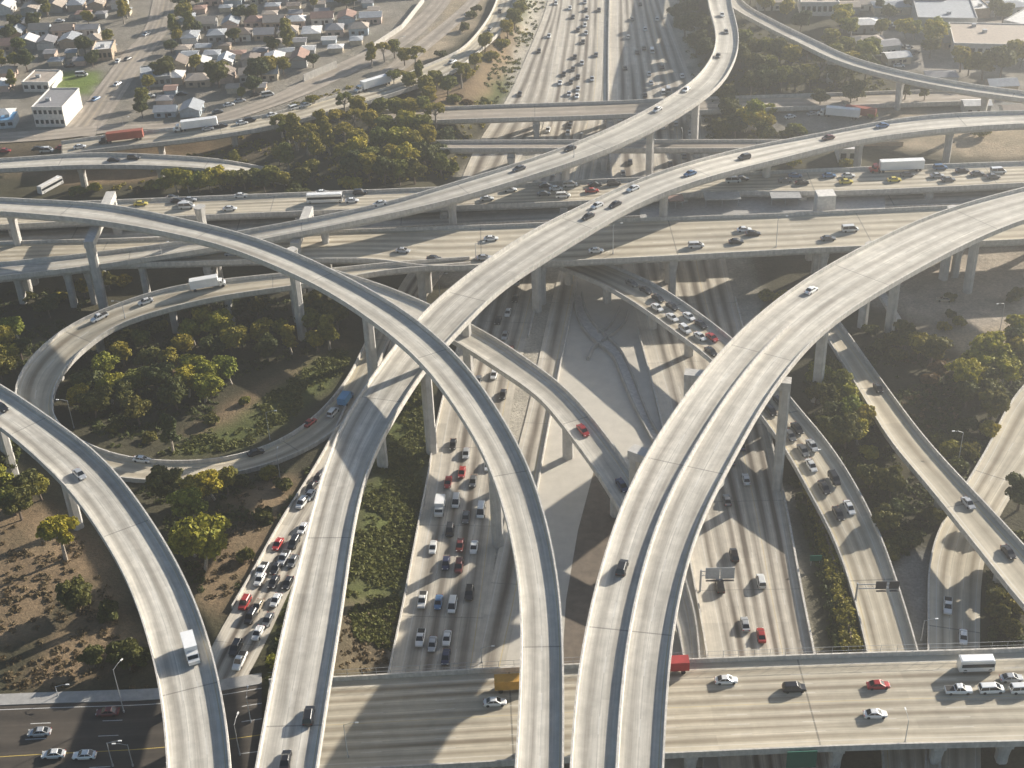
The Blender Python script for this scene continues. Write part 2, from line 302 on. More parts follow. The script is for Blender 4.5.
# ground level roads (fixed height, the terrain is graded to them)
G0 = .12
Road('SBlow', [(541,270,486,270,G0),(530,320,470,320,G0),(514,375,454,375,G0),(504,430,441,430,G0),(500,480,432,480,G0),(494,530,422,530,G0),(486,590,412,590,G0),(476,650,402,650,G0),(468,700,392,700,G0),(455,780,377,780,G0)], 4, (2.2, 2.5), 19.5)
Road('SBup', [(603,-40,567,-40,G0),(602,0,566,0,G0),(600,60,556,60,G0),(597,100,549,100,G0),(585,145,538,145,G0),(575,190,522,190,G0),(560,235,503,235,G0),(541,270,486,270,G0)], 5, (1.5, 1.5))
Road('HOVs', [(607,-40,603,-40,G0),(606.5,0,602,0,G0),(606,60,600,60,G0),(606,100,597,100,G0),(600,145,585,145,G0),(592,190,577,190,G0),(583,240,566,240,G0),(577,280,557,280,G0),(567,330,545,330,G0),(553,400,530,400,G0),(540,470,513,470,G0),(530,530,503,530,G0),(519,600,487,600,G0),(506,660,474,660,G0),(490,760,455,760,G0)], 1, (1.2, 1.2))
Road('Exit', [(567,-40,550,-40,G0),(566,0,548,0,G0),(556,60,525,60,G0),(549,100,506,100,G0),(528,145,477,145,G0),(510,177,462,177,G0),(475,230,440,230,G0),(435,285,400,285,G0),(405,330,378,330,G0),(392,370,366,370,G0),(382,400,350,400,.3),(368,440,332,440,1.0),(350,490,303,490,2.5),(325,525,284,519,3.6),(295,580,253,575,5.),(262,650,215,640,6.7),(235,700,192,690,6.9)], 3, (1.2, 2.2))
Road('NB', [(653,-40,611,-40,G0),(662,0,610,0,G0),(680,50,609,50,G0),(698,100,609,100,G0),(706,145,610,145,G0),(716,190,613,190,G0),(722,235,618,235,G0),(728,273,624,273,G0),(742,328,638,328,G0),(760,400,657,400,G0),(777,470,672,470,G0),(786,512,681,512,G0),(802,600,698,600,G0),(812,650,707,650,G0),(836,780,722,780,G0)], 7, (1.4, 3.6))
Road('HH', [(1085,395,1070,340,2),(1055,440,1030,380,1.2),(1024,480,1000,432,.8),(1002,512,960,497,.4),(988,545,938,535,.2),(982,575,930,565,.15),(980,610,929,610,.15),(980,645,929,645,.15),(981,780,926,780,.15)], 3, (1., 1.6))
Road('Street', [(262,684,262,790,6.95),(160,700,160,800,6.95),(80,703,80,806,6.95),(0,706,0,812,6.95),(-120,712,-120,825,6.95)], 6, (1.2, 1.2))
Road('Avenue', [(190,-60,166,-60,6.2),(177,0,153,0,6.2),(168,30,144,30,6.2),(150,55,122,55,6.2),(138,72,109,72,6.2),(117,105,84,105,6.2),(103,127,66,127,6.2),(95,136,54,136,6.2)], 4, (1.2, 1.2))
Road('Front', [(-60,138,-60,146,6.2),(0,133,0,143,6.2),(60,129,60,139,6.2),(105,125,105,133,6.2),(150,124,150,129,6.2),(204,118,206,126,6.2),(272,96,282,104,6.2),(333,66,345,77,6.2),(375,46,390,55,6.2),(400,30,416,38,6.2),(430,4,446,8,6.2),(450,-30,466,-28,6.2)], 2, (1.5, 1.5))
Road('Service', [(330,104,345,108,6.3),(380,72,395,78,6.3),(410,48,424,53,6.3),(440,25,452,30,6.3),(468,0,478,4,6.3),(490,-30,498,-28,6.3)], 1, (1.5, 1.5))
GROUND = ['SBlow', 'SBup', 'HOVs', 'Exit', 'NB', 'HH', 'Street', 'Avenue', 'Front', 'Service']
# ------------------------------------------------------------------ terrain height field
ctl = [(0,690,6.8),(150,680,6.8),(230,640,6.2),(0,560,6),(150,560,5),(240,540,3.8),(60,480,5),(330,690,6),(360,640,4.5),(350,560,3.5),(375,500,2.2),(410,440,.5),(400,400,.2),
 (200,400,1.6),(100,380,2),(300,320,1),(0,330,3),(120,285,1),(0,290,2),(220,430,1.8),(0,200,1.5),(100,180,2),(60,185,1),(200,170,2.5),(300,180,3),(350,172,5),(400,150,7),(440,112,7),(380,105,6.5),(300,132,4.5),
 (0,130,6),(100,110,6),(300,60,6),(100,20,6),(470,70,7),(520,12,7),(0,-30,6),(300,-20,6),(450,170,3),(480,115,3),(700,20,6),(750,60,8),(740,108,6.5),(720,140,3),(820,100,6.5),(900,60,6),(1000,20,6),(1000,120,5),
 (830,150,4),(900,210,2),(1020,200,3),(960,280,2.5),(1020,330,2.5),(900,350,1),(1000,400,2),(1020,420,2),(880,480,0),(840,560,0),(800,480,0),(1020,650,0),(930,600,0),(650,300,0),(600,400,0),(560,600,0),(640,600,0),(660,740,0),(900,740,0),(780,430,0),(800,340,0),(780,230,1),
 (500,740,0),(-60,400,5),(-60,250,3),(1090,300,3),(1090,500,1.5),(430,600,0),(620,180,0),(700,-60,6)]
CT = np.array([P(x, y, z) for x, y, z in ctl])
FX = np.arange(-400, 440.1, 2.5); FY = np.arange(125, 800.1, 2.5)
def idw(X, Y):
    out = np.zeros(X.shape); ws = np.zeros(X.shape)
    for c in CT:
        d = ((X - c[0]) ** 2 + (Y - c[1]) ** 2 + 60.) ** -1.7; out += d * c[2]; ws += d
    return out / ws
def grade(X, Y, Z):
    """grade the land to the ground level roads"""
    wsum = np.zeros(Z.shape); zsum = np.zeros(Z.shape); core = np.zeros(Z.shape)
    def near_to(r, sub=1, low=None):
        nonlocal wsum, zsum, core
        best = np.full(Z.shape, 1e9); bz = np.zeros(Z.shape)
        for i in range(0, len(r.C), sub):
            c = r.C[i]
            if low is not None and c[2] > low: continue
            xi0, xi1 = np.searchsorted(X[0], c[0] - 45), np.searchsorted(X[0], c[0] + 45)
            yi0, yi1 = np.searchsorted(Y[:, 0], c[1] - 45), np.searchsorted(Y[:, 0], c[1] + 45)
            if xi0 >= xi1 or yi0 >= yi1: continue
            sl_ = (slice(yi0, yi1), slice(xi0, xi1))
            d = np.hypot(X[sl_] - c[0], Y[sl_] - c[1]) - r.w[i] / 2
            bb = best[sl_]; zz = bz[sl_]; k = d < bb; bb[k] = d[k]; zz[k] = c[2]
        k = np.clip(1 - (best - 3) / 14, 0, 1); k = k * k * (3 - 2 * k)
        cw = (best < 3.5)
        wsum += k + cw * 20; zsum += (k + cw * 20) * (bz - .2); core = np.maximum(core, k)
    for g in GROUND: near_to(ROADS[g])
    near_to(ROADS['I'], 1, 1.0); near_to(ROADS['F'], 1, 1.0); near_to(ROADS['L'], 1, 4.6); near_to(ROADS['G'], 1, 2.)
    t = np.where(wsum > 0, zsum / np.maximum(wsum, 1e-6), 0)
    return Z * (1 - core) + t * core
GX, GY = np.meshgrid(FX, FY); GZ = grade(GX, GY, idw(GX, GY))
_tz = None
def terr(x, y):
    fx = np.clip((x - FX[0]) / 2.5, 0, len(FX) - 1.001); fy = np.clip((y - FY[0]) / 2.5, 0, len(FY) - 1.001)
    i = int(fx); j = int(fy); a = fx - i; b = fy - j
    return float(GZ[j, i] * (1 - a) * (1 - b) + GZ[j, i + 1] * a * (1 - b) + GZ[j + 1, i] * (1 - a) * b + GZ[j + 1, i + 1] * a * b)
def PT(x, y):
    z = 3.
    for _ in range(10): p = P(x, y, z); z = .5 * z + .5 * terr(p[0], p[1])
    p = P(x, y, z); p[2] = terr(p[0], p[1]); return p
def inpoly(px, py, poly):
    r = np.zeros(px.shape, bool); n = len(poly)
    for i in range(n):
        x1, y1 = poly[i]; x2, y2 = poly[(i + 1) % n]
        if y1 == y2: continue
        k = ((y1 > py) != (y2 > py)) & (px < (x2 - x1) * (py - y1) / (y2 - y1) + x1); r ^= k
    return r
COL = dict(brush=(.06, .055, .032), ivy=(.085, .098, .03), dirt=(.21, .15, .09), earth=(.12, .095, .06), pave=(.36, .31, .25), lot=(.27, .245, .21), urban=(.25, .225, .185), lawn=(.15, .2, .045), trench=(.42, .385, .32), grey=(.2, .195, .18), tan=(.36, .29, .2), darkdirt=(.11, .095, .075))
AREAS = [('urban', [(-300,-400),(480,-400),(440,20),(400,60),(340,100),(200,128),(-300,150)]),
 ('tan', [(340,100),(400,60),(440,20),(470,-100),(500,-100),(480,25),(430,60),(395,78),(300,104)]),
 ('earth', [(-300,150),(100,138),(260,122),(330,112),(300,150),(200,172),(100,178),(-300,182)]),
 ('dirt', [(60,168),(140,160),(160,178),(100,186),(40,182)]), ('dirt',[(110,142),(200,140),(230,150),(150,160)]),
 ('ivy', [(520,-60),(552,-60),(545,20),(505,105),(478,104),(490,70),(510,30)]),
 ('dirt', [(490,38),(520,20),(515,55),(505,75),(480,100),(440,108),(400,108),(440,90),(475,75)]),
 ('lot', [(730,112),(770,102),(990,100),(990,118),(840,132),(780,138),(740,126)]),
 ('tan', [(800,97),(905,94),(925,105),(925,118),(830,112)]), ('tan', [(1024,126),(1150,130),(1150,165),(1024,160),(880,148),(930,130)]),
 ('lot', [(850,-60),(1300,-60),(1300,90),(1024,92),(900,70),(870,40)]), ('grey', [(905,90),(1024,100),(1100,110),(1100,122),(960,118),(930,110)]),
 ('pave', [(870,250),(1150,245),(1150,345),(1024,352),(985,356),(930,340),(895,310),(850,300)]),
 ('tan', [(1024,318),(1100,320),(1150,380),(1024,372),(960,352),(935,335),(975,330)]),
 ('dirt', [(187,435),(215,410),(270,380),(310,362),(345,340),(330,362),(300,390),(262,415),(235,435),(200,440)]),
 ('dirt', [(128,372),(175,355),(190,375),(150,388)]), ('ivy', [(235,420),(300,372),(342,345),(352,360),(330,385),(290,420),(240,450),(160,455),(190,440)]),
 ('ivy', [(395,330),(420,380),(432,420),(420,500),(406,590),(392,650),(355,640),(345,600),(355,540),(372,470),(388,410)]),
 ('ivy', [(300,560),(330,520),(300,640),(285,690),(262,686),(285,610)]),
 ('earth', [(345,600),(392,600),(400,672),(330,680)]),
 ('dirt', [(-100,505),(20,500),(70,520),(110,560),(125,600),(95,600),(60,590),(30,640),(-100,660)]), ('dirt', [(95,600),(125,610),(140,660),(60,690),(20,690),(50,640)]),
 ('dirt', [(205,560),(240,520),(275,528),(262,560),(235,590),(216,622),(200,600)]), ('dirt', [(225,500),(290,470),(300,480),(275,525)]),
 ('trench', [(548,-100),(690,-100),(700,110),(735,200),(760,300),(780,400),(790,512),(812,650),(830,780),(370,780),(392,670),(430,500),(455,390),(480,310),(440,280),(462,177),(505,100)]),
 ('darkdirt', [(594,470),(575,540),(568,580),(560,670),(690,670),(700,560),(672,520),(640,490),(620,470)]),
 ('brush', [(815,530),(850,660),(866,660),(846,570),(820,505),(800,470),(770,420),(750,405),(775,470)]),
 ('grey', [(890,555),(935,550),(932,660),(912,660)]), ('lawn', [(60,72),(105,72),(90,95),(53,94)])]
_px, _py = proj(GX, GY, GZ * 0)
_k = inpoly(_px, _py, [(570,262),(720,262),(790,500),(815,660),(830,790),(380,790),(398,665),(440,440),(500,270)])
GZ[_k] = np.minimum(GZ[_k], -.1)
AXx = np.concatenate([[-6000, -2500, -1200, -800, -600, -480], FX, [500, 600, 800, 1200, 2500, 6000]])
AXy = np.concatenate([[-3000, -800, -200, 0, 80], FY, [850, 950, 1200, 1800, 3500, 9000]])
TX, TY = np.meshgrid(AXx, AXy); TZ = np.full(TX.shape, 5.0); TZ[5:5 + len(FY), 6:6 + len(FX)] = GZ
TZ[:5, :] = 0
def vnoise(X, Y, s, seed):
    r = np.random.default_rng(seed); out = np.zeros(X.shape)
    for k in range(6):
        a = r.uniform(0, 2 * math.pi); f = s * r.uniform(.6, 1.8); out += np.sin((X * math.cos(a) + Y * math.sin(a)) * f + r.uniform(0, 6))
    return out / 3
qx, qy = proj(TX, np.maximum(TY, 100), TZ)
qx = qx + vnoise(TX, TY, .35, 1) * 2.2; qy = qy + vnoise(TX, TY, .4, 2) * 1.6
AREA_ID = np.zeros(TX.shape, int); NAMES = ['brush'] + [a for a, _ in AREAS]
colr = np.zeros(TX.shape + (4,)); colr[...] = (*COL['brush'], 1)
for n_, (a, poly) in enumerate(AREAS):
    k = inpoly(qx, qy, poly); colr[k] = (*COL[a], 1); AREA_ID[k] = n_ + 1
for _ in range(2):
    colr[1:-1, 1:-1] = .5 * colr[1:-1, 1:-1] + .125 * (colr[:-2, 1:-1] + colr[2:, 1:-1] + colr[1:-1, :-2] + colr[1:-1, 2:])
k = (np.abs(TX) > 450) | (TY > 810); colr[k] = (*COL['urban'], 1)
def gmat():
    m, t, b = mat('land'); at = N(t, 'ShaderNodeVertexColor', layer_name='ground').outputs[0]; geo = N(t, 'ShaderNodeNewGeometry').outputs['Position']
    c = mixc(t, 1.0, at, comb3(t, ramp(t, noise(t, geo, .12, 6, .7), .72, 1.28)), 'MULTIPLY')
    c = mixc(t, 1.0, c, comb3(t, ramp(t, noise(t, geo, 1.4, 5, .7), .7, 1.3)), 'MULTIPLY')
    c = mixc(t, ramp(t, noise(t, geo, .07, 4, .6), 0, .4, .5, .7), c, (.1, .09, .05))
    t.links.new(c, b.inputs['Base Color']); b.inputs['Roughness'].default_value = .95; b.inputs['Specular IOR Level'].default_value = .2
    bp = N(t, 'ShaderNodeBump'); bp.inputs['Strength'].default_value = .7; bp.inputs['Distance'].default_value = .5
    t.links.new(noise(t, geo, .9, 5, .7), bp.inputs['Height']); t.links.new(bp.outputs[0], b.inputs['Normal']); M['land'] = m
gmat()
ny, nx = TX.shape; idx = np.arange(ny * nx).reshape(ny, nx)
fc = np.stack([idx[:-1, :-1], idx[:-1, 1:], idx[1:, 1:], idx[1:, :-1]], -1).reshape(-1, 4)
me = bpy.data.meshes.new('ground'); me.from_pydata(np.stack([TX, TY, TZ], -1).reshape(-1, 3).tolist(), [], fc.tolist()); me.materials.append(M['land'])
ca = me.color_attributes.new('ground', 'FLOAT_COLOR', 'POINT'); ca.data.foreach_set('color', colr.reshape(-1).astype(np.float32))
me.shade_smooth(); g = link('ground', me); tag(g, kind='structure')
# ------------------------------------------------------------------ ground level roads
def ground_road(key, name, m, solid, yellow, walls=()):
    r = ROADS[key]; mb = MB(); r.top(mb); o = mb.build(name, rmat(m, r.lanes, solid, yellow)); tag(o, kind='structure')
    return o
for j, (key, nm, m, sol, yel) in enumerate([('SBlow', 'freeway_road', 'freeway', (0, 4), (0,)), ('SBup', 'freeway_road', 'freeway', (0, 5), (0,)), ('HOVs', 'freeway_road', 'freeway', (0, 1), (0,)), ('Exit', 'exit_road', 'freeway', (0, 3), ()),
        ('NB', 'freeway_road', 'freeway', (0, 2, 7), (2,)), ('HH', 'ramp_road', 'bridge', (0, 3), ()), ('Street', 'street_road', 'asphalt', (0, 3, 6), (3,)),
        ('Avenue', 'avenue_road', 'oldroad', (2,), (2,)), ('Front', 'street_road', 'oldroad', (), ()), ('Service', 'service_road', 'oldroad', (), ())]):
    r = ROADS[key]; r.C[:, 2] += .006 * j; ground_road(key, nm, m, sol, yel)
def sheet(name, poly, z, m):
    bm = bmesh.new(); vs = [bm.verts.new(tuple(P(x, y, z))) for x, y in poly]; bm.faces.new(vs); bmesh.ops.triangulate(bm, faces=bm.faces[:]); bmesh.ops.recalc_face_normals(bm, faces=bm.faces[:])
    me = bpy.data.meshes.new(name); bm.to_mesh(me); bm.free(); me.materials.append(M[m])
    if me.polygons[0].normal.z < 0: me.flip_normals()
    o = link(name, me); return tag(o, kind='structure')
sheet('pavement', [(577,272),(624,272),(640,330),(655,400),(668,455),(645,490),(625,475),(594,470),(578,530),(566,600),(560,700),(545,790),(470,790),(490,700),(517,560),(545,430),(565,330)], .04, 'plaza')
sheet('pavement', [(694,560),(707,650),(722,790),(640,790),(655,640),(680,560)], .05, 'plaza')
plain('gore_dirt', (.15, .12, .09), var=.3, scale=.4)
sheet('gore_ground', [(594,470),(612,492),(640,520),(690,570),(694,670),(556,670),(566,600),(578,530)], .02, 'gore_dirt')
# free walls and kerbs along the ground roads
def wall(pts, h, w, label, m='lowwall', name='barrier_wall', z=None, cat='wall', group=None):
    c = catmull([P(x, y, G0 if z is None else z) for x, y in pts], step=3.5)
    if z == 't':
        pass
    t = np.gradient(c, axis=0); t[:, 2] = 0; t /= np.linalg.norm(t, axis=1)[:, None]; n = np.stack([-t[:, 1], t[:, 0], 0 * t[:, 0]], 1)
    mb = MB(); rings = []
    for i in range(len(c)):
        rings.append([tuple(c[i] + n[i] * a * w / 2 + (0, 0, b)) for a, b in ((-1.4, -.3), (1.4, -.3), (1.2, .25), (.6, h), (-.6, h), (-1.2, .25))])
    for a, b in zip(rings[:-1], rings[1:]):
        for k in range(6): mb.face([a[k], b[k], b[(k + 1) % 6], a[(k + 1) % 6]])
    mb.face(rings[0]); mb.face(rings[-1][::-1])
    o = mb.build(name, m); tag(o, label, cat, group); return o
def edge_wall(key, side, h, w, label, i0=0, i1=None, off=.2, name='barrier_wall', m='parapet'):
    r = ROADS[key]; mb = MB(); sgn = 1 if side == 'L' else -1
    r.sweep(mb, lambda i: [(sgn * (r.w[i] / 2 + off) - w / 2, -.4), (sgn * (r.w[i] / 2 + off) + w / 2, -.4), (sgn * (r.w[i] / 2 + off) + w / 2, h), (sgn * (r.w[i] / 2 + off) - w / 2, h)], i0, i1)
    o = mb.build(name, m); tag(o, label, 'wall'); return o
def idx(key, x, y): return ROADS[key].at_px(x, y)[1]
edge_wall('SBlow', 'R', .9, .35, 'pale concrete barrier between the ivy slope and the queued southbound lanes')
edge_wall('SBlow', 'L', .8, .4, 'concrete barrier on the inner side of the queued southbound lanes', 0, idx('SBlow', 520, 345))
edge_wall('HOVs', 'L', .8, .35, 'thin white barrier beside the two lane carpool strip under the curved ramps', idx('HOVs', 583, 240), idx('HOVs', 535, 500))
edge_wall('NB', 'R', .9, .4, 'concrete barrier on the median side of the lanes heading away from the near bridge', idx('NB', 640, 330), None)
edge_wall('NB', 'L', 1.0, .45, 'grey concrete wall on the outer shoulder beside the hedge', idx('NB', 735, 300), None)
edge_wall('NB', 'R', 1.0, .6, 'long straight median barrier dividing the far freeway into two halves', 0, idx('NB', 650, 200))
edge_wall('HH', 'R', .9, .35, 'curved kerb wall on the outer edge of the sunlit ramp at right', 0, None)
edge_wall('Exit', 'R', .9, .35, 'low concrete wall along the outer edge of the jammed exit road', idx('Exit', 365, 400), idx('Exit', 240, 620))
Road('Chan', [(582,294,574,296,.1),(586,312,577,315,.1),(595,326,585,332,.1),(606,337,598,345,.1),(618,348,612,356,.1),(630,370,622,378,.1),(641,398,632,402,.1),(652,424,645,428,.1),(668,448,660,455,.1)], 1, (.3, .3))
_m = MB(); ROADS['Chan'].top(_m); tag(_m.build('channel_path', 'parapet'), kind='structure')
wall([(574,296),(577,315),(585,332),(598,345),(612,356),(622,378),(632,402),(645,428),(660,455)], 1.0, .5, 'left hand curving channel wall crossing the concrete plaza in an S')
wall([(582,294),(586,312),(595,326),(606,337),(618,348),(630,370),(641,398),(652,424),(668,448)], 1.0, .5, 'right hand curving channel wall crossing the concrete plaza in an S')
wall([(628,312),(624,324),(614,334),(602,342)], 1.0, .5, 'short curved wall meeting the channel from the right below the wide deck')
wall([(620,308),(614,320),(606,330),(598,333)], .9, .4, 'innermost short curved wall inside the fork of the channel')
wall([(600,344),(592,350),(588,360)], 1.1, .8, 'stubby curved wall at the fork of the channel', 'lowwall')
wall([(816,512),(828,545),(838,580),(846,615),(852,648)], 1.3, .8, 'brown creeper covered wall between hedge and sunlit three lane ramp', 'dirtpath')
# ------------------------------------------------------------------ decks
def column(parent, p, z0, z1, a, b, yaw, flare=1.35, name='column'):
    mb = MB(); c, s = math.cos(yaw), math.sin(yaw)
    def ring(k, z): 
        pts = [(-1, -.6), (-.6, -1), (.6, -1), (1, -.6), (1, .6), (.6, 1), (-.6, 1), (-1, .6)]
        return [(p[0] + c * x * a * k - s * y * b * k, p[1] + s * x * a * k + c * y * b * k, z) for x, y in pts]
    h = z1 - z0
    mb.hull(ring(1, z0), ring(1, max(z0 + .3, z1 - 3.5)), 0); mb.hull(ring(1, max(z0 + .3, z1 - 3.5)), ring(flare, z1), 0)
    return mb.build(name, 'concrete', parent)
def deck(key, label, cat='flyover ramp', name='flyover_ramp', m='ramp', depth=2.0, par=1.1, solid=None, yellow=(0,), cols=(), rowcols=1, i1=None, inset=1.6, linez=.02, bases=(), pw=.3, group=None):
    r = ROADS[key]; root = empty(name, tuple(r.C[0])); tag(root, label, cat, group)
    base = Vector(r.C[0])
    made = []
    mb = MB(); r.top(mb, 0, 0)
    n = len(r.C)
    def prof(i):
        w = r.w[i]; d = min(depth, max(.5, r.C[i, 2] - terr(r.C[i, 0], r.C[i, 1]) + .1)); e = w / 2 + .02; ins = min(inset, w / 2 - 1.2)
        return [(e, -.004), (e, -.4), (e - ins * .6, -.55), (e - ins, -d), (-e + ins, -d), (-e + ins * .6, -.55), (-e, -.4), (-e, -.004)]
    # side and underside only (open at the top, the surface closes it)
    rings = [[tuple(r.C[i] + r.N[i] * o + (0, 0, z)) for o, z in prof(i)] for i in range(n)]
    for a, b in zip(rings[:-1], rings[1:]):
        for k in range(7): mb.face([a[k], a[k + 1], b[k + 1], b[k]], 1)
    mb.face(rings[0], 1); mb.face(rings[-1][::-1], 1)
    made.append(mb.build('deck', [rmat(m, r.lanes, (0, r.lanes) if solid is None else solid, yellow), 'concrete'], root))
    for sg in (1, -1):
        pb = MB(); r.sweep(pb, lambda i: [(sg * (r.w[i] / 2 + .03), -.45), (sg * (r.w[i] / 2 + .03), par), (sg * (r.w[i] / 2 - pw), par), (sg * (r.w[i] / 2 - pw - .12), .015)])
        made.append(pb.build('parapet', 'parapet', root))
    for (x, y) in cols:
        i = r.at_px(x, y)[1]; c = r.C[i]; yaw = math.atan2(r.T[i, 1], r.T[i, 0])
        wdt = r.w[i]
        if rowcols == 1: offs = [0]
        else: offs = list(np.linspace(-wdt * .36, wdt * .36, rowcols))
        for o_ in offs:
            q = c + r.N[i] * o_; made.append(column(root, q, terr(q[0], q[1]) - .5, c[2] - depth + .25 if rowcols == 1 else c[2] - depth - .9, 1.1, 1.25, yaw))
        if rowcols > 1:
            cb = MB(); a = c + r.N[i] * (wdt * .44); b = c - r.N[i] * (wdt * .44); t = r.T[i] * 1.2
            cb.hull([tuple(a - t + (0, 0, -depth - 1.2)), tuple(a + t + (0, 0, -depth - 1.2)), tuple(b + t + (0, 0, -depth - 1.2)), tuple(b - t + (0, 0, -depth - 1.2))],
                    [tuple(a - t + (0, 0, -depth + .2)), tuple(a + t + (0, 0, -depth + .2)), tuple(b + t + (0, 0, -depth + .2)), tuple(b - t + (0, 0, -depth + .2))])
            made.append(cb.build('cap_beam', 'concrete', root))
    for (x, y) in bases:
        q = PT(x, y); i = r.near(q); c = r.C[i]; made.append(column(root, q, q[2] - .5, c[2] - depth + .25, 1.15, 1.3, math.atan2(r.T[i, 1], r.T[i, 0])))
    for o in made: o.location = tuple(-base)
    return root, made
A_, _ = deck('A', 'highest slender ramp sweeping from upper left and curving down to bottom centre', solid=(0, 2), cols=[(-30,205),(8,205),(540,640),(540,765)], bases=[(212,281),(303,339),(376,400),(432,453),(498,545)])
C_, cm = deck('C', 'broad double ramp with a middle barrier curving from upper right to bottom', solid=(0, 4), yellow=(0,), cols=[(1040,200),(625,620),(618,745)], bases=[(862,327),(889,332),(943,279),(967,292),(816,401)], depth=2.4, inset=2.6)
r = ROADS['C']; i0 = r.at_px(790, 328)[1]; mb = MB(); r.sweep(mb, lambda i: [(-.35 - .0, .01), (-.2, 1.0), (.2, 1.0), (.35, .01)], i0); o = mb.build('median_barrier', 'parapet', C_); o.location = tuple(-Vector(r.C[0]))
deck('B', 'straight looking pale ramp rising from bottom left to far right beneath the top ramp', solid=(0, 3), cols=[(1050,116),(953,120),(855,132),(760,152),(655,182),(452,300),(310,600),(290,745)], bases=[(383,467),(537,311)])
deck('D', 'ramp curving in from far top centre and descending to the left edge', cols=[(722,20),(690,90),(648,120),(560,158),(449,188),(318,220),(137,258),(60,264)])
deck('Q', 'ramp curving down the lower left corner with a white truck on it', cols=[(0,400),(60,450),(130,520),(180,620),(197,740)])
deck('L', 'low loop ramp circling the tree filled hollow on the left', m='bridge', cols=[(350,270),(290,278),(232,286),(165,297),(95,322),(45,360),(35,400)], depth=1.6)
deck('F', 'narrow one lane ramp dropping diagonally past the centre under the double ramp', cols=[(400,300),(440,318),(572,407),(625,475)], depth=1.7)
deck('I', 'queued carpool ramp running diagonally from below the wide deck to lower right', m='bridge', cols=[(575,262),(610,275),(648,300),(690,330),(735,360),(780,410),(812,455)], depth=1.5, yellow=(3,))
deck('G', 'narrow ramp crossing over the curved sunlit road near the right edge', m='bridge', cols=[(905,430),(945,480),(1010,555)], depth=1.5)
deck('E', 'wide elevated freeway deck crossing the whole view above centre', 'overpass', 'freeway_overpass', 'bridge', 1.9, cols=[(20,255),(97,252),(210,250),(310,245),(425,245),(538,240),(670,235),(812,228),(945,222),(1060,218)], rowcols=3, solid=(0, 5), yellow=(0,))
deck('E2', 'second elevated freeway deck with traffic just beyond the wide one', 'overpass', 'freeway_overpass', 'bridge', 1.9, cols=[(20,212),(170,205),(300,200),(440,195),(560,190),(680,182),(800,178),(920,174),(1040,170)], rowcols=3, solid=(0, 5), yellow=(5,))
deck('T', 'lower deck, widened to block sun, in the gap between the two wide freeway decks', 'overpass', 'freeway_overpass', 'ramp', 1.5, cols=[(60,232),(180,227),(300,221),(420,215),(540,210),(660,206),(780,201),(900,196)])
deck('M', 'two lane road bridge across the far freeway', 'bridge', 'road_bridge', 'oldroad', 1.6, cols=[(533,110),(607,107),(690,104)], rowcols=3)
deck('M2', 'plain narrow rail bridge just before the far road bridge', 'bridge', 'rail_bridge', 'oldroad', 1.8, cols=[(515,143),(605,143),(700,143)], rowcols=2, yellow=(), solid=())
deck('O', 'truck carrying viaduct ramp along the edge of the neighbourhood', cols=[(163,138),(233,127),(300,110)], m='bridge', depth=1.4)
deck('NN', 'short ramp with two dark cars coming in at the left edge below the big crossroads', cols=[(-20,164),(83,160),(157,160)], depth=1.5)
deck('PP', 'thin distant ramp slanting across the hazy upper right', cols=[(775,28),(835,55),(907,75),(985,88)], depth=1.6)
deck('J', 'broad yellowish bridge crossing the foreground at the bottom', 'bridge', 'road_bridge', 'bridge', 1.7, cols=[(470,710),(590,705),(688,703),(830,700),(925,697),(1000,694)], rowcols=4, solid=(0, 4, 8), yellow=(4,), pw=.35)
# bents with outrigger caps
def portal(label, a, b, za, zb, ztop, col=(True, True), cap_h=2.2, w=1.5):
    pa = P(*a, ztop); pb = P(*b, ztop); root = empty('portal_bent', tuple((pa + pb) / 2)); tag(root, label, 'portal frame')
    root.location.z = 0; base = Vector(root.location); d = (pb - pa); L = np.linalg.norm(d); d /= L; n = np.array([-d[1], d[0], 0]) * w
    mb = MB(); a0, b0 = pa - d * 1.3, pb + d * 1.3
    lo = [tuple(v + (0, 0, -cap_h)) for v in (a0 - n, b0 - n, b0 + n, a0 + n)]; hi = [tuple(v) for v in (a0 - n, b0 - n, b0 + n, a0 + n)]
    mb.hull(lo, hi); o = mb.build('cap_beam', 'concrete', root); o.location = tuple(-base)
    for use, p in zip(col, (pa, pb)):
        if use:
            q = column(root, p, terr(p[0], p[1]) - .5, ztop - cap_h, 1.25, 1.4, math.atan2(d[1], d[0]), 1.0); q.location = tuple(-base)
portal('white portal frame standing over the freeway decks under the highest ramp at left', (110,193), (89,240), 0, 0, 26.0)
portal('white portal frame holding up the descending ramp beside the roadside shrub', (308,208), (295,241), 0, 0, 19.3, w=1.4)
portal('big outrigger frame under the double ramp beside the queued carpool ramp', (690,372), (786,380), 0, 0, 32.6)
portal('stub outrigger frame poking out left of the double ramp near the one lane ramp', (636,449), (716,478), 0, 0, 34.3, (True, False))
# ------------------------------------------------------------------ vehicles
PAINT = dict(w=(.72, .72, .70), s=(.42, .43, .44), k=(.018, .018, .02), g=(.12, .125, .13), r=(.38, .03, .025), b=(.08, .17, .32), n=(.025, .035, .09), y=(.62, .5, .08), t=(.4, .34, .25), o=(.55, .27, .04), d=(.14, .025, .02))
CNAME = dict(w='white', s='silver', k='black', g='dark grey', r='red', b='blue', n='navy', y='yellow', t='beige', o='orange', d='maroon')
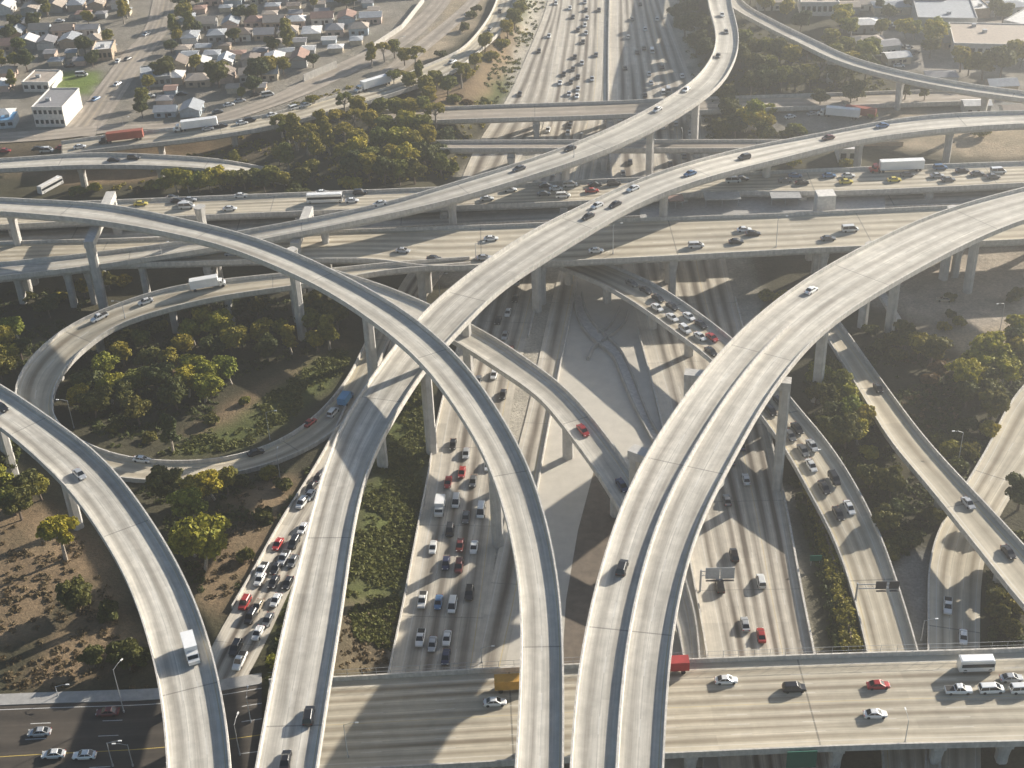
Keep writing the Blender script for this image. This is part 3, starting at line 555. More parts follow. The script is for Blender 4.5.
# profile stations: (x from the rear, z of the hull top, half width, z bottom)
KIND = dict(
 s=dict(L=4.7, hull=[(0, .62, .72, .35), (.12, .86, .84, .25), (1.0, .93, .9, .22), (2.4, .92, .91, .22), (3.5, .88, .9, .22), (4.45, .72, .82, .25), (4.7, .55, .68, .35)], cab=[(.55, .9), (1.35, 1.42), (2.75, 1.44), (3.6, .9)], w=.78, name='sedan', cat='car'),
 u=dict(L=4.8, hull=[(0, .8, .8, .4), (.1, 1.02, .9, .3), (1.0, 1.05, .95, .28), (2.6, 1.05, .95, .28), (3.7, 1.02, .94, .28), (4.6, .88, .86, .3), (4.8, .65, .74, .4)], cab=[(.08, 1.03), (.45, 1.74), (3.0, 1.78), (3.75, 1.04)], w=.86, name='sport utility car', cat='car'),
 m=dict(L=5.1, hull=[(0, .85, .82, .4), (.1, 1.05, .92, .28), (1.2, 1.08, .97, .25), (3.0, 1.08, .97, .25), (4.1, 1.0, .95, .25), (4.9, .85, .86, .3), (5.1, .6, .74, .4)], cab=[(.06, 1.06), (.3, 1.76), (3.3, 1.8), (4.4, 1.0)], w=.88, name='minivan', cat='van'),
 p=dict(L=5.5, hull=[(0, .95, .86, .5), (.08, 1.05, .95, .45), (1.9, 1.06, .97, .4), (3.0, 1.06, .97, .35), (4.2, 1.04, .96, .35), (5.3, .92, .88, .35), (5.5, .7, .78, .45)], cab=[(2.0, 1.05), (2.25, 1.76), (3.45, 1.8), (4.2, 1.05)], w=.84, name='pickup truck', cat='pickup'),
 v=dict(L=5.3, hull=[(0, .95, .9, .4), (.08, 1.15, .98, .3), (1.5, 1.2, 1.0, .3), (3.6, 1.2, 1.0, .3), (4.5, 1.05, .97, .3), (5.15, .9, .88, .32), (5.3, .65, .78, .4)], cab=[(.04, 1.15), (.15, 2.05), (3.7, 2.1), (4.7, 1.05)], w=.93, name='van', cat='van'))
def ringof(x, zt, hw, zb): return [(x, -hw, zb), (x, -hw, zb + (zt - zb) * .7), (x, -hw * .86, zt), (x, hw * .86, zt), (x, hw, zb + (zt - zb) * .7), (x, hw, zb)]
def car_meshes(k):
    d = KIND[k]; x0 = -d['L'] / 2; body = MB(); gl = MB()
    rs = [ringof(x0 + a, b, c, e) for a, b, c, e in d['hull']]
    for a, b in zip(rs[:-1], rs[1:]):
        for i in range(6): body.face([a[i], a[(i + 1) % 6], b[(i + 1) % 6], b[i]])
    body.face(rs[0][::-1]); body.face(rs[-1])
    (a0, h0), (a1, h1), (a2, h2), (a3, h3) = d['cab']; w = d['w']; wt = w * .84
    lo = [(x0 + a0, -w, h0 - .06), (x0 + a3, -w, h3 - .06), (x0 + a3, w, h3 - .06), (x0 + a0, w, h0 - .06)]
    hi = [(x0 + a1, -wt, h1 - .05), (x0 + a2, -wt, h2 - .05), (x0 + a2, wt, h2 - .05), (x0 + a1, wt, h1 - .05)]
    gl.hull(lo, hi)
    rf = [(x, y, z + .0) for x, y, z in hi]; rt = [(x0 + a1 + .12, -wt * .9, h1 + .04), (x0 + a2 - .15, -wt * .9, h2 + .04), (x0 + a2 - .15, wt * .9, h2 + .04), (x0 + a1 + .12, wt * .9, h1 + .04)]
    body.hull([(x * 1.0, y * 1.03, z) for x, y, z in rf], rt)
    for sx, xa, xb in ((1, a1, a0), (1, a2, a3)):       # pillars
        for sy in (-1, 1): body.tube((x0 + xa, sy * wt, h1 - .03), (x0 + xb, sy * w, h0 - .04), .05, n=4)
    mid = (a1 + a2) / 2
    for sy in (-1, 1): body.tube((x0 + mid, sy * wt * 1.01, h1 - .03), (x0 + mid, sy * w * 1.01, h0 - .04), .05, n=4)
    if k == 'p':
        gl2 = MB(); gl2.box(x0 + .15, x0 + 1.85, -.78, .78, 1.02, 1.075)
    wh = MB(); wh.tube((0, -.11, 0), (0, .11, 0), .33, n=12)
    hl = MB(); hl.box(-.06, .06, -.16, .16, -.07, .07); L = d['L']
    out = dict(body=body.mesh(k + '_body', ['paint']), glass=gl.mesh(k + '_glass', ['glass']), wheel=wh.mesh('wheel', ['tyre']), head=hl.mesh('headlight', ['lens']), tail=hl.mesh('taillight', ['tail']))
    if k == 'p': out['bed'] = gl2.mesh('load_bed', ['tyre'])
    # a single far-away mesh
    one = MB()
    for src, mi in ((body, 0), (gl, 1)):
        for f in src.f: one.face([src.v[i] for i in f], mi)
    for sx in (.19, .81):
        for sy in (-1, 1): one.tube((x0 + L * sx, sy * (w + .02) - .1, .33), (x0 + L * sx, sy * (w + .02) + .1, .33), .33, n=8, mi=2)
    if k == 'p': one.box(x0 + .15, x0 + 1.85, -.78, .78, 1.02, 1.075, 2)
    out['one'] = one.mesh(k + '_far', ['paint', 'glass', 'tyre']); return out
CM = {k: car_meshes(k) for k in KIND}
VEH = []      # (object, px, py, road phrase, colour, kind name)
def place(road, x, y, dirn):
    if isinstance(road, Road):
        p, i = road.at_px(x, y); t = road.T[i] * dirn; dz = (road.C[min(i + 1, len(road.C) - 1), 2] - road.C[max(i - 1, 0), 2]) / max(.1, np.linalg.norm(road.C[min(i + 1, len(road.C) - 1), :2] - road.C[max(i - 1, 0), :2])) * dirn
        return p + (0, 0, .02), math.atan2(t[1], t[0]), -math.atan(dz)
    p = PT(x, y); return p + (0, 0, .05), dirn, 0
def vehicle(road, x, y, k, col, dirn, phrase, detail=True, group=None):
    p, yaw, pit = place(road, x, y, dirn); d = KIND[k]; m = CM[k]; rgb = np.array(PAINT[col]) * random.uniform(.85, 1.12)
    name = {'car': 'car', 'van': 'van', 'pickup': 'pickup_truck'}[d['cat']]
    yaw += random.uniform(-.02, .02)
    if detail:
        o = empty(name, tuple(p)); o.rotation_euler = (0, pit, yaw); kids = [('body', 'body', (0, 0, 0)), ('window_glass', 'glass', (0, 0, 0))]
        for sx in (.19, .81):
            for sy in (-1, 1): kids.append(('wheel', 'wheel', (d['L'] * (sx - .5), sy * (d['w'] + .03), .33)))
        for sy in (-1, 1): kids += [('headlight', 'head', (d['L'] / 2 - .12, sy * .6, .66)), ('taillight', 'tail', (-d['L'] / 2 + .06, sy * .66, .8))]
        if k == 'p': kids.append(('load_bed', 'bed', (0, 0, 0)))
        for n_, key, loc in kids:
            c = link(n_, m[key], o, loc)
            if key == 'body': c.color = (*rgb, 1)
    else:
        o = link(name, m['one'], None, tuple(p)); o.rotation_euler = (0, pit, yaw); o.color = (*rgb, 1)
    tag(o, None, d['cat'], group or 'vehicles ' + phrase); VEH.append((o, x, y, phrase, CNAME[col], d['name'])); return o
def fleet(key, dirn, phrase, text, detail=True):
    for it in text.split():
        x, y, k, c = it.split(','); vehicle(ROADS[key], float(x), float(y), k, c, dirn, phrase, detail)
fleet('SBlow', 1, 'on the queued southbound lanes', """517,283,u,s 508,314,s,w 519,268,s,k 505,337,s,s 515,300,s,k 498,322,s,k 494,376,s,w 510,352,s,d 486,352,u,k 478,382,s,g 503,396,s,k 474,410,s,k 489,420,s,g
 453,446,s,k 466,455,s,s 488,467,s,w 462,474,s,r 473,483,s,g 448,484,s,r 456,503,m,w 481,513,v,w 466,519,s,g 450,532,u,k 433,549,s,w 460,547,s,d 474,549,s,w
 446,565,s,n 459,568,u,d 422.5,602,p,w 438.5,604,s,b 452.5,607,m,w 469.5,595,u,k 420.5,640,p,w 432.5,646,s,s 447,640,s,w 446,659,s,n""")
fleet('NB', -1, 'in lanes right of double ramp', """734,557,u,k 720,588,u,k 761,583,u,w 745,626,s,s 761,637,s,r 731,462,s,g 746,481,s,w 727,502,s,g 719,448,s,k 741,447,s,n 712,478,s,g""")
fleet('NB', -1, 'on right half of far freeway', """645,30,s,w 625,69,s,k 644,49,s,k 637,53,s,k 649,75,s,w 652,52,v,w 662,68,s,k 651,84,s,w 668,91,v,s 682,77,s,w 663,93,u,w 645,96,s,k 640,5,s,k 632,20,s,g 628,38,s,s 657,20,s,w 663,128,s,w 676,125,s,s
 684,157,s,g 630,163,s,k 623,174,s,s 640,128,u,g 655,118,s,k 690,134,s,w 670,165,s,k 620,120,s,w""", False)
fleet('SBup', 1, 'on left half of far freeway', """556,4,s,w 570,9,s,w 573,18,s,k 585,3,s,s 586,11,s,k 587,19,s,s 585,26,s,w 578,31,s,k 586,34,s,s 583,43,s,k 599,11,s,k 549,37,s,w 539,52,s,k 575,58,s,k 582,64,s,s 573,70,s,k 564,75,s,k 578,78,s,k
 571,83,s,k 578,90,s,s 569,95,s,s 577,97,s,w 520,95,s,k 596,56,s,g 592,80,s,s 570,127,s,k 568,134,s,w 571,124,s,g 566,163,s,k 563,172,s,s 548,131,s,w 540,166,s,w 553,174,u,s 560,84,s,w""", False)
fleet('E', 1, 'on the wide elevated deck', """403,252,s,s 434,260,s,k 491,240,s,w 484,259,s,s 596,252,s,w 696,247,m,w 736,243,s,k 744,231,s,w 753,235,s,k 850,231,v,w 828,240,s,g 232,255,s,s""")
fleet('E2', 1, 'on the farther elevated deck', """241,197,s,w 230,210,s,w 322,194,s,w 337,198,s,k 360,194,u,k 352,202,s,w 510,191,s,w 546,187,s,k 556,190,s,w 570,186,m,w 544,195,s,g 563,197,m,w 592,192,s,r 595,186,s,k 487,200,s,w 459,201,s,s 614,185,u,k
 733,182,v,w 742,180,s,k 785,182,s,g 795,177,s,b 802,184,s,k 829,177,s,b 846,183,s,y 894,181,s,y 848,177,s,w 907,176,s,g 940,169,u,b 937,177,s,s 948,181,s,g 962,172,s,k 977,175,s,g 993,178,s,g 998,173,v,w 141,205,s,y 185,205,s,w 178,202,s,k 187,208,v,w 172,199,s,k 190,201,s,s""")
fleet('NN', 1, 'on short left edge ramp', "114,161,s,k 134,159,u,k", False)
fleet('O', 1, 'on viaduct by the houses', "222,127,s,k 242,124,s,w 250,121.5,u,k 272,116,s,w 208,130,s,s 295,109,m,w 306,106,s,w 452,63,s,s 490,30,s,g 500,12,s,k 80,148,s,w 38,150,s,k", False)
fleet('D', 1, 'on ramp coming down from far centre', "718,57,s,k 686,91,s,w 657,111,s,s 570,150,s,k 519,170,s,g 380,205,s,w 726,33,s,g 722,16,s,w", True)
fleet('B', 1, 'on rising ramp below top ramp', "882,127,s,b 828,139,s,d 744,159,u,k 690,175,s,b 633,190,s,w 615,206,s,k 597,207,s,w 588,218,s,k")
fleet('B', -1, 'on rising ramp below top ramp', "309,718,u,k 286,762,s,k")
fleet('C', -1, 'on the double ramp', "811,292,s,w 622,570,u,k"); fleet('Q', 1, 'on the lower left ramp', "80,476,s,s 2,409,s,k")
fleet('L', 1, 'on the loop ramp', "100,319,p,w 146,303,s,w 142,461,s,w 310,424,s,r 256,454,s,k 333,414,u,w")
fleet('Exit', 1, 'on the jammed exit road', """302,505,u,w 303,530,s,w 278,546,s,r 294,545,u,k 284,560,p,s 262,572,p,w 276,570,s,k 311,489,s,k 310,497,s,w 293,563,s,g 260,581,s,w 274,584,s,k 245,605,u,r 258,608,s,t 276,602,s,w
 251,619,u,k 258,635,s,w 236,650,u,k 240,663,p,w 288,585,s,k 268,622,s,g 318,480,s,k 330,470,s,s""")
fleet('F', 1, 'on the narrow one lane ramp', "583,432,s,r 622,487,s,n")
fleet('I', 1, 'on the queued carpool ramp', """646,292,s,k 658,300,s,k 657,309,s,w 672,308,s,k 672,319,s,w 689,318,s,w 685,331,u,w 701,326,s,k 700,338,s,w 712,339,s,r 711,353,s,k 771,412,s,k 779,403,s,k 797,430,s,k 803,452,s,g 812,447,s,s 811,467,s,w
 834,480,u,k 824,489,s,k 849,509,s,w 838,515,s,k 790,437,s,g 632,285,s,g""")
fleet('G', 1, 'on narrow ramp by right edge', "968,505,s,s 878,390,s,k 1008,554,s,k"); fleet('HH', 1, 'on curved road lower right', "947.5,608,p,w 963,639,s,w")
fleet('J', -1, 'on the foreground bridge', "726,682,s,w 794,690,u,k 875,716,s,w 958,692,p,w 991,691,m,w 1011,680,s,s 1022,691,m,w 495,704,s,w 878,687,s,r")
fleet('Street', 1, 'on the dark street at lower left', "40,734,s,s 54,756,s,w 85,757,s,w 108,714,s,d")
# trucks and buses: built one by one
def truck(road, x, y, dirn, label, cabcol, boxmat, L=7., Hb=3.4, Wd=2.4, semi=False, name='box_truck', cat='truck', bus=False):
    p, yaw, pit = place(ROADS[road], x, y, dirn); o = empty(name, tuple(p)); o.rotation_euler = (0, pit, yaw); tag(o, label, cat)
    cl = 2.6 if semi else 1.9; x1 = L / 2; hw = Wd / 2
    if bus:
        b = MB(); b.box(-x1, x1, -hw, hw, .4, Hb, tx=.12, ty=.12); q = b.build('body', 'paint', o); q.color = (*PAINT[cabcol], 1)
        g_ = MB(); g_.box(-x1 + .4, x1 - .2, -hw - .005, hw + .005, 1.5, 2.35); g_.box(x1 - .1, x1 + .01, -hw + .2, hw - .2, 1.3, 2.5); g_.build('window_glass', 'glass', o)
        rr = MB(); rr.box(-x1 + .3, x1 - .3, -hw + .2, hw - .2, Hb + .003, Hb + .08, tx=.1, ty=.1); rr.build('roof', boxmat, o)
    else:
        b = MB(); prof = [(x1 - cl, .5), (x1 - .0, .5), (x1, 1.25), (x1 - (.9 if semi else .55), 1.45), (x1 - (1.25 if semi else .95), 2.5 if semi else 2.2), (x1 - cl, 2.75 if semi else 2.3)]
        b.hull([(a, -hw * .92, z) for a, z in prof], [(a, hw * .92, z) for a, z in prof]); q = b.build('cab', 'paint', o); q.color = (*PAINT[cabcol], 1)
        g_ = MB(); xa = x1 - (.9 if semi else .55); xb = x1 - (1.25 if semi else .95); zt = 2.4 if semi else 2.1
        g_.hull([(xa + .02, -hw * .8, 1.5), (xa + .02, hw * .8, 1.5), (xb + .06, hw * .8, zt), (xb + .06, -hw * .8, zt)], [(xa - .1, -hw * .8, 1.5), (xa - .1, hw * .8, 1.5), (xb - .1, hw * .8, zt), (xb - .1, -hw * .8, zt)])
        g_.box(x1 - cl + .5, x1 - 1.1, -hw * .93, hw * .93, 1.5, 2.1); g_.build('window_glass', 'glass', o)
        t_ = MB(); t_.box(-x1, x1 - cl - (.7 if semi else .12), -hw, hw, .95, Hb); t_.build('trailer' if semi else 'cargo_box', boxmat, o)
        f_ = MB(); f_.box(-x1 + .2, x1 - cl + .1, -.45, .45, .6, .94); f_.build('chassis', 'darksteel', o)
    wx = [x1 - .9, -x1 + 1.2] + ([x1 - 3.2, x1 - 4.4, -x1 + 2.5] if semi else [])
    for a in wx:
        for sy in (-1, 1): w_ = MB(); w_.tube((a, sy * (hw - .16) - .15, .48), (a, sy * (hw - .16) + .15, .48), .48, n=12); w_.build('wheel', 'tyre', o)
    return o
truck('Q', 192, 655, 1, 'white box truck casting a long shadow on the lower left ramp', 'w', 'trailer_white', 6.8, 3.3)
truck('L', 209, 288, -1, 'white box truck on the shaded top stretch of the loop ramp', 'w', 'trailer_white', 10.5, 3.7)
truck('SBlow', 440, 511, 1, 'small white box truck in the outermost queued lane left of centre', 'w', 'trailer_white', 6.0, 3.1, 2.3)
plain('box_orange', (.5, .27, .05)); plain('box_red', (.33, .03, .03)); plain('box_blue', (.12, .3, .5)); plain('box_rust', (.3, .08, .05)); plain('box_yellow', (.6, .42, .1))
truck('J', 513, 689, -1, 'orange truck half hidden by the top ramp on the foreground bridge', 'o', 'box_orange', 7.5, 3.2)
truck('J', 668, 671, 1, 'red truck half hidden behind the double ramp on the foreground bridge', 'r', 'box_red', 8.5, 3.2)
truck('L', 346, 402, 1, 'blue truck on the loop ramp just left of the rising ramp', 'b', 'box_blue', 6.5, 2.9)
truck('E2', 896, 171, -1, 'articulated lorry with red cab and long white trailer on the farther deck', 'r', 'trailer_white', 18, 4.0, 2.5, True, 'semi_truck')
truck('O', 122, 141, -1, 'articulated lorry with black cab and rust red trailer near the big crossroads', 'k', 'box_rust', 17, 3.9, 2.5, True, 'semi_truck')
truck('O', 373, 88, -1, 'articulated lorry with white trailer on the viaduct before the tall trees', 'w', 'trailer_white', 17, 4.0, 2.5, True, 'semi_truck')
truck('O', 196, 129, -1, 'articulated lorry with white cab and trailer beside the low houses', 'w', 'trailer_white', 17, 3.9, 2.5, True, 'semi_truck')
truck('E2', 325, 202, 1, 'city bus with white roof beside the roadside shrub on the farther deck', 'w', 'trailer_white', 12, 3.1, 2.5, name='bus', cat='bus', bus=True)
truck('J', 975, 669, -1, 'large white motorhome on the foreground bridge near the right edge', 'w', 'trailer_white', 7.2, 3.1, 2.4, name='motorhome', cat='motorhome', bus=True)
def loose(x, y, yaw, label, cabcol, boxmat, **k):
    r = Road('tmp', [(x - 30, y - 1, x - 30, y + 1, 0), (x + 30, y - 1, x + 30, y + 1, 0)], 1); p = PT(x, y); r.C[:, 2] = p[2]
    o = truck('tmp', x, y, 1, label, cabcol, boxmat, **k); o.location = tuple(p); o.rotation_euler = (0, 0, yaw); return o
loose(51, 189, R(60), 'white bus on the sunken road beneath the left edge ramp', 'w', 'trailer_white', L=11, Hb=3.1, name='bus', cat='bus', bus=True)
loose(838, 117, R(160), 'white articulated lorry parked in the yard by the hazy ramp', 'w', 'trailer_white', L=16, Hb=3.9, semi=True, name='semi_truck')
loose(856, 116, R(155), 'dark red trailer lorry parked beside the white one in the yard', 'k', 'box_rust', L=15, Hb=3.8, semi=True, name='semi_truck')
loose(430, 222, R(2), 'yellow and white box truck parked in the gap between the two wide decks', 'w', 'box_yellow', L=9, Hb=3.3)
def lot(x, y, k, c, yaw, ph):
    vehicle(None, x, y, k, c, R(yaw), ph, y > 200, 'parked vehicles')
for x, y, k, c, a in [(944,301,'s','t',170),(741,213,'s','w',0),(790,118,'s','w',20),(812,115,'s','s',20)]: lot(x, y, k, c, a, 'parked on open ground')
random.seed(5)
for _ in range(26): lot(random.uniform(872, 915), random.uniform(18, 84), 's', random.choice('wskgw'), random.choice([0, 90]), 'parked by the far warehouses')
# labels: every vehicle is told apart by colour, kind, road and its rank
from collections import defaultdict
rank = defaultdict(list)
for v in VEH: rank[(v[3], v[4], v[5])].append(v)
HORIZ = ('warehouses', 'elevated deck', 'foreground', 'dark street', 'rising', 'viaduct', 'short left', 'open ground', 'narrow one', 'coming down')
def label_ranked(d):
    for (ph, col, kn), L_ in d.items():
        hz_ = any(h in ph for h in HORIZ) ; L_.sort(key=(lambda v: v[1]) if hz_ else (lambda v: -v[2]))
        for i, v in enumerate(L_):
            art = f'{col} {kn} {ph}'
            v[0]['label'] = art if len(L_) == 1 else f'{art}, {ordw(i + 1)} ' + ('from the left' if hz_ else 'from near end')
label_ranked(rank)
# ------------------------------------------------------------------ trees
def leaf_quads(pts, nrm, size, rg):
    n = len(pts); a = rg.normal(size=(n, 3)); t = np.cross(nrm, a); t /= np.linalg.norm(t, axis=1)[:, None] + 1e-9; b = np.cross(nrm, t)
    s = size * rg.uniform(.6, 1.3, (n, 1)); v = np.stack([pts - t * s - b * s * .6, pts + t * s - b * s * .6, pts + t * s + b * s * .6, pts - t * s + b * s * .6], 1)
    return v.reshape(-1, 3)
def quad_mesh(name, V, m, extra=None):
    n = len(V) // 4; me = bpy.data.meshes.new(name); F_ = np.arange(n * 4).reshape(-1, 4)
    me.from_pydata(V.tolist(), [], F_.tolist()); me.materials.append(M[m]); return me
def tree_proto(seed, Hh, rad, shape, m, bark, leaf=.34, dens=1.0):
    rg = np.random.default_rng(seed); lobes = []; n = {'round': 13, 'umbrella': 14, 'tall': 15, 'bush': 9}[shape]; mb = MB()
    lean = rg.normal(size=2) * .35; base_h = Hh * {'round': .42, 'umbrella': .6, 'tall': .35, 'bush': .12}[shape]
    mb.tube((0, 0, -.4), (lean[0], lean[1], base_h), Hh * .035 + .06, Hh * .022 + .03, 7)
    V = []
    for i in range(n):
        f = (i + .5) / n; a = i * 2.4 + rg.uniform(-.5, .5)
        if shape == 'umbrella': rr = rad * math.sqrt(f) * rg.uniform(.7, 1); z = Hh * (.86 - .2 * f * f) + rg.normal() * .3; lr = rad * rg.uniform(.26, .4); fl = .55
        elif shape == 'tall': rr = rad * .7 * rg.uniform(.2, 1) * (1 - .3 * f); z = Hh * (.35 + .55 * f); lr = rad * rg.uniform(.34, .5); fl = .9
        elif shape == 'bush': rr = rad * math.sqrt(f) * .75; z = Hh * (.6 - .25 * f) + rg.normal() * .15; lr = rad * rg.uniform(.36, .5); fl = .8
        else: rr = rad * rg.uniform(.25, .85) * (.5 + .5 * math.sin(math.pi * f)); z = Hh * (.45 + .42 * (1 - f) + rg.uniform(-.06, .06)); lr = rad * rg.uniform(.32, .5); fl = .75
        c = np.array([lean[0] + rr * math.cos(a), lean[1] + rr * math.sin(a), z])
        if shape != 'bush': mb.tube((lean[0] * .8, lean[1] * .8, base_h * rg.uniform(.7, 1)), tuple(c - (0, 0, lr * .3)), Hh * .014 + .03, .04, 5)
        k = int(230 * dens * (lr / 1.2) ** 1.6); d = rg.normal(size=(k, 3)); d /= np.linalg.norm(d, axis=1)[:, None]; d[:, 2] = np.where(d[:, 2] < -.35, -d[:, 2], d[:, 2])
        bump = 1 + .22 * np.sin(d @ rg.normal(size=3) * 5 + rg.uniform(0, 6)) ; r_ = lr * rg.uniform(.62, 1.05, (k, 1)) * bump[:, None]
        p = c + d * r_ * (1, 1, fl); nn = d + rg.normal(size=(k, 3)) * .55; nn /= np.linalg.norm(nn, axis=1)[:, None]; V.append(leaf_quads(p, nn, leaf, rg))
    return quad_mesh('crown', np.vstack(V), m), mb.mesh('trunk', [bark]), Hh
TP = {}
for nm, args in dict(r1=(1, 8, 3.4, 'round', 'leaf_olive', 'bark'), r2=(2, 7, 3.0, 'round', 'leaf_olive', 'bark'), r3=(3, 9, 4.0, 'round', 'leaf_bright', 'palebark'), d1=(4, 8, 3.6, 'round', 'leaf_dark', 'bark'), d2=(5, 9.5, 4.2, 'round', 'leaf_dark', 'bark'),
        e1=(6, 11, 3.6, 'umbrella', 'leaf_olive', 'palebark'), e2=(7, 12, 4.2, 'umbrella', 'leaf_bright', 'palebark'), t1=(8, 13, 3.2, 'tall', 'leaf_olive', 'palebark'), t2=(9, 12, 3.0, 'tall', 'leaf_dark', 'palebark'),
        b1=(10, 2.6, 2.0, 'bush', 'leaf_olive', 'bark'), b2=(11, 2.2, 1.7, 'bush', 'leaf_dark', 'bark'), b3=(12, 2.2, 1.7, 'bush', 'leaf_bright', 'bark'), b4=(13, 1.8, 1.5, 'bush', 'leaf_dry', 'bark')).items():
    TP[nm] = tree_proto(*args)
TL = []
KN = dict(r='round leafy tree', d='dark dense tree', e='spreading flat topped tree', t='tall slender tree', b='low bush')
KL = dict(r3='bright yellow green round tree', e2='bright spreading tree', b1='olive green bush', b2='dark green bush', b3='bright green bush', b4='dry brownish bush', t2='tall dark slender tree')
def tree(x, y, k, s, region, feet=True):
    cr_, tr, Hh = TP[k]
    p = PT(x, y)
    for g_ in ('G', 'HH', 'Exit', 'L', 'I', 'NB', 'SBlow', 'SBup', 'PP', 'Street', 'Front', 'Avenue'):
        r_ = ROADS[g_]; i_ = r_.near(p)
        if np.hypot(*(r_.C[i_] - p)[:2]) < r_.w[i_] / 2 + (2.2 if k[0] != 'b' else 1.2) and r_.C[i_, 2] < p[2] + (9 if k[0] != 'b' else 2): return None
    o = empty('bush' if k[0] == 'b' else 'tree', tuple(p), random.uniform(0, 6.28)); o.scale = (s * random.uniform(.9, 1.12), s * random.uniform(.9, 1.12), s * random.uniform(.9, 1.12))
    link('crown', cr_, o); link('trunk', tr, o)
    tag(o, None, 'bush' if k[0] == 'b' else 'tree', ('bushes ' if k[0] == 'b' else 'trees ') + region); TL.append((o, x, y, region, '', KL.get(k, KN[k[0]]))); return o
def grove(region, text):
    for it in text.split():
        x, y, k, s = it.split(',')
        if k[0] == 'd' and random.random() < .24: continue
        tree(float(x), float(y), k, float(s) * (1.22 if k[0] != 'b' else 1.0), region)
# px, py = foot of the trunk
grove('inside the loop ramp', """125,366,r1,.8 143,350,r2,.8 150,372,d1,.8 108,376,r3,.75 112,404,r3,.8 92,398,d1,.9 80,410,r1,.8 96,418,d2,.8 125,408,d1,.8 140,395,r1,.8 158,392,d2,.8 172,372,r2,.9 160,360,d1,.8 185,360,r1,.8 140,425,d1,.8
 195,345,r3,.75 207,335,r1,1. 222,345,r3,.9 232,358,r1,.9 215,362,d1,.8 243,350,r1,.8 200,382,r3,.85 190,398,r3,.9 205,402,r3,.85 178,412,d1,.9 232,384,r3,.8 213,392,r3,.8 168,428,d1,.9 150,440,b2,1.2 85,428,d1,.8
 262,345,r1,.9 272,352,d1,.8 283,340,r1,.8 252,335,d1,.8 268,362,d2,.7 292,354,t1,.6 258,318,d1,.8 240,322,d2,.8 190,318,d1,.9 160,332,b1,1.4 130,340,b2,1.5 175,345,d1,.7 118,430,b2,1.3 210,424,b2,1.2 173,452,t2,.75
 312,335,r1,1. 322,325,d1,.9 330,350,t1,.7 318,352,r1,.8 338,330,d1,.9 316,318,d2,.8 180,334,d1,.8 145,333,d2,.8 108,350,b1,1.3 120,352,d1,.7 100,395,b3,1.3 245,404,b1,.8""")
grove('between loop ramp and rising ramp', """180,480,e1,.75 190,510,d1,.8 200,505,r1,.9 215,500,r3,.8 228,495,r1,.8 198,522,r3,.9 186,535,d1,.8 212,518,d1,.8 205,570,r3,1.15 195,556,r3,1. 222,590,d1,.6 235,575,d2,.6 248,560,b2,1.3 240,590,b1,1.3 215,545,d1,.8 300,520,b1,1.2 285,490,b2,1.4 262,520,b2,1.3
 270,478,b1,1.2 243,486,b2,1.3 170,500,d2,.8 295,668,b3,1.2 285,680,b3,1.1 292,640,b1,1.1 305,610,b1,1.1 275,664,b3,1.1""")
grove('on dry slope at lower left', """66,560,e2,.85 45,545,d1,.9 80,610,d2,.7 110,615,b2,1.6 16,515,r1,.9 5,495,r3,.9 28,505,d1,.9 42,500,r1,.8 12,475,d2,.8 95,668,d1,.6 130,670,d2,.6 75,672,d1,.6 118,655,b2,1.5 145,660,b2,1.4 22,520,d1,.8 2,520,d1,.8""")
grove('at left edge by loop ramp', """5,360,r1,1.1 20,340,r3,.8 3,385,d1,.9 12,372,r1,.9 35,325,d1,.8 50,318,d1,.8 70,305,d1,.7 85,298,r1,.7 30,300,b2,1.3 8,320,d2,.9 22,360,d1,.7 60,300,b1,1.3 110,290,d1,.6 125,285,b1,1.3""")
grove('between queued and narrow right ramps', """822,395,r3,.8 835,400,r1,.9 845,410,r3,.8 828,415,d1,.9 850,425,r3,.85 862,432,r1,.8 838,430,d1,.9 858,445,r3,.8 845,450,d1,.9 870,440,d1,.8 825,380,d1,.8 868,455,b3,1.3 832,450,d2,.8 815,405,d1,.7 860,470,d1,.8 845,475,d2,.7 870,490,d1,.8 885,475,d1,.7 890,500,d2,.7 875,515,d1,.7 895,525,d1,.7 900,545,b2,1.6 885,535,d2,.6 910,520,d1,.7 920,505,d2,.7 905,485,d1,.7
 815,440,d1,.6 808,425,b2,1.3 858,500,d1,.7 912,545,b2,1.5 890,555,b2,1.5 900,505,d1,.7 930,520,b2,1.5""")
grove('beside the paved lot', """905,352,d1,.9 918,360,r1,.9 930,365,d1,1. 915,378,d2,.9 940,375,b4,1.6 902,372,d1,.8 925,385,b4,1.5 890,345,b2,1.5 898,360,b2,1.5 872,335,b2,1.4 880,350,b2,1.5 958,395,e2,.8 968,392,r3,.9 978,385,r3,1. 990,372,r3,1.1 980,395,d1,.9 1000,390,r3,1. 1010,385,r1,.9 1020,370,r1,1.1 1024,350,r3,1. 1015,360,d1,1. 1005,405,r1,.9 985,408,d1,.9 965,408,d1,.8 990,420,d2,.8 1020,400,d2,.9
 970,430,b2,1.5 955,440,b2,1.5 980,440,d1,.7 950,455,b1,1.5 965,455,b2,1.6 990,435,b1,1.4 940,445,b2,1.5 935,460,b4,1.3 955,470,b2,1.4 945,330,b1,1. 950,318,b2,1.1 957,325,b1,1. 948,300,b2,1. 1016,295,b2,1.2 780,310,r1,.7 770,318,b1,1.4 765,300,b1,1.3 1015,560,d1,.8 1022,530,d2,.9 1005,585,d1,.8 1018,610,b1,1.5 1000,620,b2,1.5 1010,635,b2,1.5 1022,640,d1,.7 995,600,b2,1.4 1012,300,b2,1.1 1018,510,d1,.9""")
